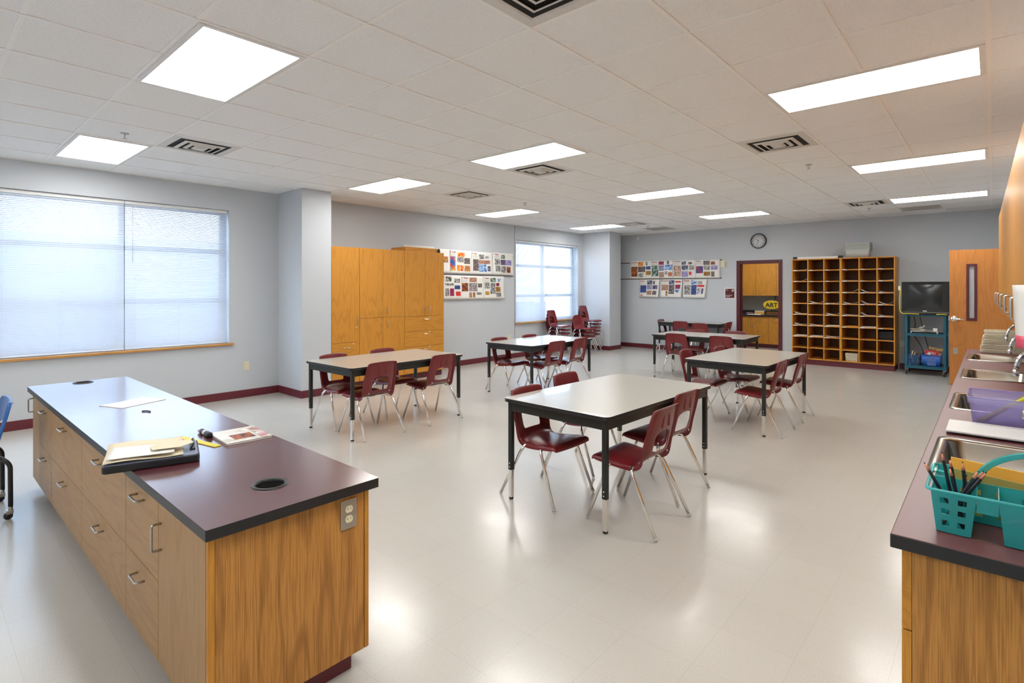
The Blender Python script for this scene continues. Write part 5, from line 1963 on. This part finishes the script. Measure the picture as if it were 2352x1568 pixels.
for k, (dx, ang, mt, lab) in enumerate(((-0.235, 24, 'paper', 'white slim book leaning in the steel-blue basket, window side'), (-0.200, 24, 'tan', 'tan slim book leaning second in the steel-blue basket'), (-0.162, 24, 'black', 'black slim book leaning third in the steel-blue basket'), (-0.132, 20, 'orange_card', 'orange-edged slim book leaning last in the steel-blue basket'))):
    if mt == 'orange_card' and 'orange_card' not in M:
        M['orange_card'] = plain('orange_card', R_(220, 130, 50), 0.5)
    book('picture_book', lab, (CXY[0] + dx, CXY[1] + 0.21, 0.152), (0, math.radians(ang * 0.55), math.radians(90)), 0.19, 0.22 - 0.015 * k, 0.014, mt, 'books in the cart bins') if False else \
        book('picture_book', lab, (CXY[0] + dx, CXY[1] + 0.21, 0.154), (0, math.radians(ang * 0.5), 0), 0.014, 0.255 - 0.02 * k, 0.19, mt, 'books in the cart bins')

# ------------------------------------------------------------------ sink counter along the near wall
KX0, KX1 = -0.21, XR - 0.002
KY0, KY1 = 1.79, 7.80
SINKS = [2.49, 3.855, 5.22, 6.59]
SL, SX0, SX1 = 0.62, -0.185, 0.245
t = thing('sink_worktop', 'long maroon laminate worktop with black edge and four sink cut-outs', 'worktop', (0, 0, CT_Z))
bm = bm_new()
ys = [KY0] + [q for s in SINKS for q in (s + 0.03, s + SL - 0.03)] + [KY1]
xs3 = [KX0, SX0 + 0.03, SX1 - 0.03, KX1]
gv = {}


def V_(x, y, z):
    k = (round(x, 4), round(y, 4), round(z, 4))
    if k not in gv:
        gv[k] = bm.verts.new((x, y, z))
    return gv[k]


for j in range(len(ys) - 1):
    for i in range(3):
        hole = (j % 2 == 1 and i == 1)
        x0, x1, y0, y1 = xs3[i], xs3[i + 1], ys[j], ys[j + 1]
        if not hole:
            f = bm.faces.new((V_(x0, y0, 0), V_(x1, y0, 0), V_(x1, y1, 0), V_(x0, y1, 0)))
            f.material_index = 1
            bm.faces.new((V_(x0, y0, -0.038), V_(x0, y1, -0.038), V_(x1, y1, -0.038), V_(x1, y0, -0.038)))
        else:
            for (p, q) in (((x0, y0), (x1, y0)), ((x1, y0), (x1, y1)), ((x1, y1), (x0, y1)), ((x0, y1), (x0, y0))):
                bm.faces.new((V_(*p, 0), V_(*q, 0), V_(*q, -0.038), V_(*p, -0.038)))
for j in range(len(ys) - 1):
    for xx in (KX0, KX1):
        bm.faces.new((V_(xx, ys[j], 0), V_(xx, ys[j + 1], 0), V_(xx, ys[j + 1], -0.038), V_(xx, ys[j], -0.038)))
for i in range(3):
    for yy in (KY0, KY1):
        bm.faces.new((V_(xs3[i], yy, 0), V_(xs3[i + 1], yy, 0), V_(xs3[i + 1], yy, -0.038), V_(xs3[i], yy, -0.038)))
obj('slab', bm, ['black_edge', 'laminate_matt'], t, bevel=0.003)
bm = bm_new()
box(bm, (KX1 - 0.02, KY0, 0.0), (KX1, KY1, 0.10))
obj('backsplash', bm, 'laminate_matt', t, bevel=0.002)

SNAME = ['first', 'second', 'third', 'fourth']
sink0 = None
for k, sy in enumerate(SINKS):
    lab = ('steel sink basin beside the teal caddy, white board on its far rim', 'steel sink basin half hidden by the purple bin', 'steel sink basin third along the counter', 'steel sink basin at the end of the counter by the wire racks')[k]
    if sink0 is None:
        t = sink0 = thing('sink', lab, 'sink', (0, sy, CT_Z), 0, 'steel sinks in the counter')
        bm = bm_new()
        # rim, ledge, wall and floor of the bowl as nested rounded rectangles
        loops = [(SX0, 0.0, SX1 + 0.07, SL, 0.045, 0.0015), (SX0 + 0.004, 0.004, SX1 + 0.066, SL - 0.004, 0.043, 0.006), (SX0 + 0.030, 0.030, SX1 - 0.03, SL - 0.030, 0.05, 0.006), (SX0 + 0.038, 0.038, SX1 - 0.038, SL - 0.038, 0.055, -0.004),
                 (SX0 + 0.050, 0.050, SX1 - 0.050, SL - 0.050, 0.055, -0.15), (SX0 + 0.075, 0.075, SX1 - 0.075, SL - 0.075, 0.05, -0.165)]
        rings = [[bm.verts.new((x, y, z)) for x, y in rrect(a, b, c, d, r, 6)] for a, b, c, d, r, z in loops]
        for A_, B_ in zip(rings, rings[1:]):
            n = len(A_)
            for i in range(n):
                bm.faces.new((A_[i], A_[(i + 1) % n], B_[(i + 1) % n], B_[i])).smooth = True
        bm.faces.new(rings[-1])
        obj('basin', bm, 'steel', t)
        bm = bm_new()
        lathe(bm, [(0.045, -0.1645), (0.045, -0.162), (0.03, -0.1635), (0.0, -0.1635)], (0.03, SL / 2, 0), 24)
        obj('drain', bm, 'chrome', t)
        # gooseneck tap on the rear ledge
        bm = bm_new()
        cx, cy = SX1 + 0.028, SL / 2
        lathe(bm, [(0.030, 0.006), (0.028, 0.018), (0.018, 0.026), (0.016, 0.06)], (cx, cy, 0), 20)
        arc = [(cx, cy, 0.05), (cx, cy, 0.20)] + [(cx - 0.088 + 0.088 * math.cos(a), cy, 0.20 + 0.13 * math.sin(a)) for a in [PI * q / 12 for q in range(1, 12)]] + [(cx - 0.176, cy, 0.205)]
        tube(bm, arc, 0.0115, 12)
        tap = obj('tap', bm, 'chrome', t)
        bm = bm_new()
        lathe(bm, [(0.0125, 0.175), (0.0145, 0.18), (0.0145, 0.205), (0.012, 0.21)], (cx - 0.176, cy, 0), 14)
        obj('spout_tip', bm, 'chrome', tap)
        bm = bm_new()
        tube(bm, [(cx, cy + 0.012, 0.045), (cx + 0.01, cy + 0.07, 0.06)], 0.006, 8)
        obj('tap_lever', bm, 'chrome', tap)
    else:
        dup(sink0, (0, sy, CT_Z), 0, lab, 'steel sinks in the counter')

# base cabinets under the worktop
CB = [1.83, 3.48, 4.85, 6.21, 7.78]
CBL = ['oak base cabinet at the open end of the sink counter', 'oak base cabinet under the counter, second from the open end', 'oak base cabinet under the counter, third from the open end', 'oak base cabinet under the counter beside the open door']
for k, (y0, y1) in enumerate(zip(CB, CB[1:])):
    t = thing('base_cabinet', CBL[k], 'cabinet', (KX0, (y0 + y1) / 2, 0), 0, 'oak base cabinets of the sink counter')
    h = (y1 - y0) / 2
    zt = CT_Z - 0.0395
    bm = bm_new()
    box(bm, (0.045, -h + 0.001, 0.09), (0.60, -h + 0.019, zt))
    box(bm, (0.045, h - 0.019, 0.09), (0.60, h - 0.001, zt))
    box(bm, (0.045, -h + 0.019, 0.09), (0.60, h - 0.019, 0.108))
    obj('carcass', bm, 'oak_end' if k == 0 else 'oak', t, bevel=0.001)
    bm = bm_new()
    box(bm, (0.095, -h + 0.001, 0.0), (0.60, h - 0.001, 0.09))
    obj('toe_kick', bm, 'base', t)
    for a, b in ((-h, 0), (0, h)):
        bm = bm_new()
        box(bm, (0.022, a + 0.002, 0.592), (0.044, b - 0.002, zt - 0.001))
        o = obj('drawer', bm, 'oak_h', t, bevel=0.0015)
        obj('pull', pull_bm((0.022, (a + b) / 2, 0.70), (-1, 0, 0), (0, 1, 0), 0.10), 'pull', o)
        bm = bm_new()
        box(bm, (0.022, a + 0.002, 0.092), (0.044, b - 0.002, 0.588))
        o = obj('door', bm, 'oak', t, bevel=0.0015)
        obj('pull', pull_bm((0.022, (a + b) / 2, 0.50), (-1, 0, 0), (0, 1, 0), 0.10), 'pull', o)

# wall cabinets over the counter
UZ0, UZ1 = 1.325, 2.29
UB = [1.31, 2.23, 3.15, 4.07, 4.99, 5.91, 6.83, 7.75]
UBL = ['oak wall cabinet over the counter, outside the picture edge', 'oak wall cabinet over the counter, cut by the picture edge', 'oak wall cabinet over the counter, first whole one in view', 'oak wall cabinet over the counter, second whole one in view', 'oak wall cabinet over the counter, third whole one in view', 'oak wall cabinet over the counter, last but one', 'oak wall cabinet over the counter, last before the open door']
URZ = 0.0127            # the row of wall cabinets is very slightly out of line with the wall


def uface(y):
    return 0.109 - URZ * (y - 3.0)


for k, (y0, y1) in enumerate(zip(UB, UB[1:])):
    yc = (y0 + y1) / 2
    ux_ = uface(yc)
    t = thing('wall_cabinet', UBL[k], 'cabinet', (ux_, yc, UZ0), URZ, 'oak wall cabinets over the sinks')
    h = (y1 - y0) / 2
    bm = bm_new()
    box(bm, (0.0195, -h + 0.001, 0.0), (XR - ux_ - 0.010, h - 0.001, UZ1 - UZ0))
    obj('carcass', bm, 'oak', t, bevel=0.001)
    for a, b in ((-h, 0), (0, h)):
        bm = bm_new()
        box(bm, (0.0, a + 0.0015, 0.0), (0.019, b - 0.0015, UZ1 - UZ0))
        o = obj('door', bm, 'oak', t, bevel=0.0015)
        obj('pull', pull_bm((0.0, b - 0.05 if a < 0 else a + 0.05, 0.105), (-1, 0, 0), (0, 0, 1), 0.105, 0.035, 0.0052), 'pull', o)
t = thing('hanging_notice', 'white sheet with a pink band hanging off a wall cabinet door', 'paper', (0.076, 2.30, UZ0 + 0.215), 0.28)
bm = bm_new()
sheet(bm, 4, 8, lambda s_, q: (-0.004 * q, -0.11 + 0.18 * s_ + 0.02 * q, 0.20 * (q - 1)))
obj('sheet', bm, 'paper', t, solid=0.001)
bm = bm_new()
sheet(bm, 4, 3, lambda s_, q: (-0.0022, -0.11 + 0.18 * s_, -0.20 + 0.04 * q))
obj('pink_band', bm, 'pink', t, solid=0.001)

# stack of wire drying trays at the end of the counter
for k in range(13):
    z = CT_Z + 0.0005 + k * 0.0175
    lab = ('lowest' if k == 0 else 'topmost' if k == 12 else ['', 'second', 'third', 'fourth', 'fifth', 'sixth', 'seventh', 'eighth', 'ninth', 'tenth', 'eleventh', 'twelfth'][k] + ' from the bottom') + ' cream wire tray in the stack by the open door'
    if k == 0:
        t = tray0 = thing('wire_tray', lab, 'wire tray', (0.13, 7.58, z), 0, 'cream wire trays stacked on the counter')
        bm = bm_new()
        rim = [(-0.225, -0.15, 0.014), (0.225, -0.15, 0.014), (0.225, 0.15, 0.014), (-0.225, 0.15, 0.014)]
        tube(bm, fillet([Vector(p) for p in rim], 0.02, 4, True), 0.0045, 6, closed=True)
        rim2 = [(x * 0.97, y * 0.97, 0.004) for x, y, _ in rim]
        tube(bm, fillet([Vector(p) for p in rim2], 0.02, 4, True), 0.0025, 6, closed=True)
        obj('rim', bm, 'wire', t)
        bm = bm_new()
        for q in range(17):
            x = -0.21 + q * 0.0262
            tube(bm, [(x, -0.147, 0.013), (x, -0.143, 0.003), (x, 0.143, 0.003), (x, 0.147, 0.013)], 0.0016, 4)
        for q in range(7):
            y = -0.13 + q * 0.0433
            tube(bm, [(-0.222, y, 0.013), (-0.216, y, 0.0035), (0.216, y, 0.0035), (0.222, y, 0.013)], 0.0016, 4)
        obj('wire_mesh', bm, 'wire', t)
    else:
        dup(tray0, (0.13 + random.uniform(-0.006, 0.006) + 0.003 * k, 7.58 + random.uniform(-0.01, 0.01), z), math.radians(random.uniform(-2.5, 2.5)), lab)

# white board across the gap between sinks
t = thing('white_board', 'flat white board lying across the counter between two sinks', 'board', (0.110, 3.325, CT_Z + 0.007), math.radians(0))
bm = bm_new()
prism(bm, rrect(-0.272, -0.135, 0.272, 0.135, 0.006), 0.003, 0.011)
obj('top_sheet', bm, 'white', t, bevel=0.002)
bm = bm_new()
prism(bm, rrect(-0.272, -0.132, 0.272, 0.132, 0.006), 0.0, 0.003)
obj('backing', bm, plain('grey_board', (0.2, 0.19, 0.2), 0.6), t)

# purple translucent bin with coloured rods
t = thing('purple_bin', 'translucent purple plastic bin on the counter', 'bin', (0.142, 3.635, CT_Z + 0.0005), 0)
bm = bm_new()
a, b, h = 0.232, 0.155, 0.135
Bq = [(-a * .93, -b * .92, 0.002), (a * .93, -b * .92, 0.002), (a * .93, b * .92, 0.002), (-a * .93, b * .92, 0.002)]
Mq = [(-a * .985, -b * .98, h * .74), (a * .985, -b * .98, h * .74), (a * .985, b * .98, h * .74), (-a * .985, b * .98, h * .74)]
Tq = [(-a * 1.01, -b * 1.015, h * .76), (a * 1.01, -b * 1.015, h * .76), (a * 1.01, b * 1.015, h * .76), (-a * 1.01, b * 1.015, h * .76)]
Uq = [(-a * 1.02, -b * 1.03, h), (a * 1.02, -b * 1.03, h), (a * 1.02, b * 1.03, h), (-a * 1.02, b * 1.03, h)]
L4 = [[bm.verts.new(p) for p in fillet([Vector(p) for p in q], 0.03, 4, True)] for q in (Bq, Mq, Tq, Uq)]
bm.faces.new(L4[0])
n = len(L4[0])
for A_, B_ in zip(L4, L4[1:]):
    for i in range(n):
        bm.faces.new((A_[i], A_[(i + 1) % n], B_[(i + 1) % n], B_[i])).smooth = True
obj('body', bm, 'purpleplastic', t, solid=0.0025)
bm = bm_new()
tube(bm, fillet([Vector(p) for p in Uq], 0.03, 4, True), 0.004, 6, closed=True)
obj('rim', bm, 'purpleplastic', t)
for k, (mt, lab) in enumerate((('yellow', 'yellow rod lying slantwise inside the purple bin'), ('green', 'green rod lying slantwise inside the purple bin'), ('redink', 'dark red rod lying slantwise inside the purple bin'))):
    bm = bm_new()
    tube(bm, [(-0.195 + 0.012 * k, -0.118 + 0.022 * k, 0.014), (0.12, -0.10 + 0.05 * k, 0.262 + 0.006 * k)], 0.0085, 10)
    tag(obj('coloured_rod', bm, mt, loc=(0.142, 3.635, CT_Z + 0.0005)), lab, 'rod', 'coloured rods in the purple bin')

# teal caddy with black colouring pencils
CAD = (0.11, 2.01, CT_Z + 0.0005)
t = thing('craft_caddy', 'translucent teal plastic caddy with arched handle at the counter end', 'caddy', CAD, math.radians(0))


def cup(bm, x0, x1, y0, y1, h, th=0.0, nr=3, nc=2):
    """Tapered pocket with square holes in its front and end faces."""
    k = 0.012
    B = [(x0 + k, y0 + k, 0.002), (x1 - k, y0 + k, 0.002), (x1 - k, y1 - k, 0.002), (x0 + k, y1 - k, 0.002)]
    T = [(x0, y0, h), (x1, y0, h), (x1, y1, h), (x0, y1, h)]
    bm.faces.new([bm.verts.new(p) for p in B])
    for s in range(4):
        P0, P1, Q0, Q1 = Vector(B[s]), Vector(B[(s + 1) % 4]), Vector(T[s]), Vector(T[(s + 1) % 4])
        n = nc if s in (0, 2) else 2
        us = [0.0]
        for q in range(n):
            c = (q + 0.5) / n * 0.84 + 0.08
            w = 0.10 if n == 2 else 0.05
            us += [c - w, c + w]
        us.append(1.0)
        vs_ = [0.0, 0.16, 0.29, 0.44, 0.57, 0.70, 0.83, 1.0]
        g = [[bm.verts.new((P0 * (1 - u) + P1 * u) * (1 - v) + (Q0 * (1 - u) + Q1 * u) * v) for u in us] for v in vs_]
        for j in range(len(vs_) - 1):
            for i in range(len(us) - 1):
                if i % 2 == 1 and j % 2 == 1:
                    continue
                bm.faces.new((g[j][i], g[j][i + 1], g[j + 1][i + 1], g[j + 1][i]))
    bmesh.ops.remove_doubles(bm, verts=bm.verts[:], dist=1e-5)


HC_ = 0.118
bm = bm_new()
cup(bm, -0.238, -0.142, -0.128, 0.0, HC_, nc=2)
obj('pencil_pocket', bm, 'tealplastic', t, solid=0.0022)
bm = bm_new()
cup(bm, -0.098, 0.235, -0.128, 0.0, HC_, nc=4)
obj('front_pocket', bm, 'tealplastic', t, solid=0.0022)
bm = bm_new()
cup(bm, -0.238, 0.235, 0.012, 0.135, HC_, nc=5)
obj('rear_pocket', bm, 'tealplastic', t, solid=0.0022)
bm = bm_new()
box(bm, (-0.142, -0.128, HC_ - 0.042), (-0.098, -0.124, HC_))
rim = [(-0.247, -0.137, HC_), (0.244, -0.137, HC_), (0.244, 0.144, HC_), (-0.247, 0.144, HC_)]
tube(bm, fillet([Vector(p) for p in rim], 0.02, 4, True), 0.0045, 8, closed=True)
obj('rim', bm, 'tealplastic', t)
bm = bm_new()
arc = [(-0.10 + 0.0 + 0.20 - 0.16 * math.cos(a) - 0.09, 0.006, HC_ - 0.02 + 0.125 * math.sin(a)) for a in [PI * q / 24 for q in range(25)]]
for A_, B_ in zip(arc, arc[1:]):
    pass
pr = None
for p in arc:
    p = Vector(p)
    c = Vector((0.01, 0.006, HC_ - 0.02))
    d = (p - c).normalized()
    cur = [bm.verts.new(p + d * e + Vector((0, f, 0))) for e, f in ((-0.008, -0.006), (0.008, -0.006), (0.008, 0.006), (-0.008, 0.006))]
    if pr:
        for i in range(4):
            bm.faces.new((pr[i], pr[(i + 1) % 4], cur[(i + 1) % 4], cur[i]))
    pr = cur
obj('handle', bm, 'tealplastic', t, bevel=0.003)


def pencil(loc, d, ln, label):
    """Sharpened pencil standing in the caddy; d = direction of its point."""
    t = thing('colour_pencil', label, 'pencil', loc, 0, 'black pencils in the teal caddy')
    t.rotation_euler = Vector((0, 0, 1)).rotation_difference(Vector(d).normalized()).to_euler()
    bm = bm_new()
    r = 0.0043
    lathe(bm, [(0.0, 0.0), (r, 0.0), (r, ln - 0.026)], n=6)
    for f in bm.faces:
        f.smooth = False
    obj('shaft', bm, 'pencil', t)
    bm = bm_new()
    lathe(bm, [(r, ln - 0.026), (0.0017, ln - 0.007)], n=10)
    obj('sharpened_wood', bm, 'pencilwood', t)
    bm = bm_new()
    lathe(bm, [(0.0017, ln - 0.007), (0.0, ln)], n=8)
    obj('tip', bm, 'blackink', t)


PCL = [((0.024, -0.026), (-0.52, -0.03, 1.0), 0.196, 'black pencil leaning out over the outer corner of the caddy'),
       ((0.004, 0.036), (-0.18, 0.05, 1.0), 0.196, 'tall black pencil standing almost upright in the caddy corner'),
       ((0.016, 0.018), (-0.15, 0.0, 1.0), 0.186, 'black pencil beside the tall upright one in the caddy'),
       ((0.022, -0.008), (-0.20, 0.06, 1.0), 0.168, 'shorter thick-looking black pencil in the middle of the bunch'),
       ((0.030, 0.034), (-0.08, 0.05, 1.0), 0.176, 'black pencil at the rear of the bunch in the caddy'),
       ((0.006, 0.047), (0.14, 0.0, 1.0), 0.140, 'short black pencil whose point barely shows above the caddy rim'),
       ((-0.029, -0.044), (0.46, 0.02, 1.0), 0.196, 'black pencil slanting toward the caddy handle'),
       ((-0.029, 0.004), (0.56, 0.10, 1.0), 0.190, 'black pencil slanting low behind the handle side of the pocket'),
       ((-0.029, -0.022), (0.58, 0.10, 1.0), 0.196, 'lowest slanting black pencil pointing at the yellow papers')]
for (dx, dy), d, ln, lab in PCL:
    pencil((CAD[0] - 0.19 + dx, CAD[1] - 0.064 + dy, CAD[2] + 0.006), d, ln, lab)
# yellow and olive paper standing in the rear pocket, pink erasers in the front pocket
for k, (mt, lab, dz) in enumerate((('yellow_paper', 'golden paper sheets standing in the rear pocket of the caddy', 0.150), ('olive_paper', 'olive folder standing behind the caddy handle', 0.128))):
    if mt not in M:
        M[mt] = plain('olive_card', R_(150, 138, 70), 0.6)
    bm = bm_new()
    box(bm, (-0.205, -0.006, 0.0), (0.21, 0.006, dz))
    for v in bm.verts:
        if v.co.z > 0.1 and v.co.x > 0:
            v.co.z -= 0.03
    tag(obj('paper_sheaf', bm, mt, loc=(CAD[0], CAD[1] + (0.095 if k == 0 else 0.055), CAD[2] + 0.006), rot=(math.radians(-6), 0, 0)), lab, 'paper')
for k in range(6):
    bm = bm_new()
    box(bm, (-0.022, -0.010, 0.0), (0.022, 0.010, 0.018))
    x = CAD[0] - 0.055 + 0.058 * (k % 3)
    tag(obj('eraser', bm, 'pink', loc=(x, CAD[1] - 0.098, CAD[2] + 0.006 + 0.028 * (k // 3) * 1.6), rot=(0, 0, 0.3 * (k - 2)), bevel=0.003), 'pink eraser in the front pocket of the caddy, %s layer, %s from the pencils' % (('lower', 'upper')[k // 3], ('first', 'second', 'third')[k % 3]), 'eraser', 'pink erasers in the caddy')

# ------------------------------------------------------------------ light: the sky outdoors
w = bpy.data.worlds.new('World')
SC.world = w
w.use_nodes = True
nt = w.node_tree
bg = nt.nodes['Background']
tc = N(nt, 'ShaderNodeTexCoord')
sp = N(nt, 'ShaderNodeSeparateXYZ')
L(nt, tc.outputs['Generated'], sp.inputs[0])
mr = N(nt, 'ShaderNodeMapRange')
mr.inputs['From Min'].default_value = -0.1
mr.inputs['From Max'].default_value = 0.6
L(nt, sp.outputs['Z'], mr.inputs['Value'])
L(nt, mixcol(nt, mr.outputs[0], (0.80, 0.90, 1.0), (0.55, 0.72, 1.0)), bg.inputs['Color'])
bg.inputs['Strength'].default_value = 7.6

# storeroom ceiling lamp
t = thing('storeroom_lamp', 'small ceiling lamp inside the storeroom out of sight', 'ceiling light', (-4.3, 13.6, HC))
bm = bm_new()
box(bm, (-0.6, -0.3, -0.03), (0.6, 0.3, 0.0))
obj('housing', bm, 'white', t)
bm = bm_new()
box(bm, (-0.58, -0.28, -0.036), (0.58, 0.28, -0.030))
obj('diffuser', bm, 'lamp', t)

# ------------------------------------------------------------------ camera
cam = bpy.data.cameras.new('Camera')
co = bpy.data.objects.new('Camera', cam)
COL.objects.link(co)
FPX = 1239.85
cam.sensor_width = 36.0
cam.lens = FPX / 2352 * 36.0
cam.shift_y = -(784 - 661.5) / 2352
cam.clip_start = 0.05
cam.clip_end = 200
co.location = (0, 0, 1.53)
co.rotation_euler = (PI / 2, 0, 0.7276)
SC.camera = co

SC.view_settings.view_transform = 'Standard'
SC.view_settings.look = 'None'
SC.view_settings.gamma = 1.0
SC.view_settings.exposure = 0.25
SC.view_settings.use_curve_mapping = False
SC.cycles.max_bounces = 10
SC.cycles.diffuse_bounces = 7
SC.cycles.transparent_max_bounces = 12
SC.cycles.sample_clamp_indirect = 6.0
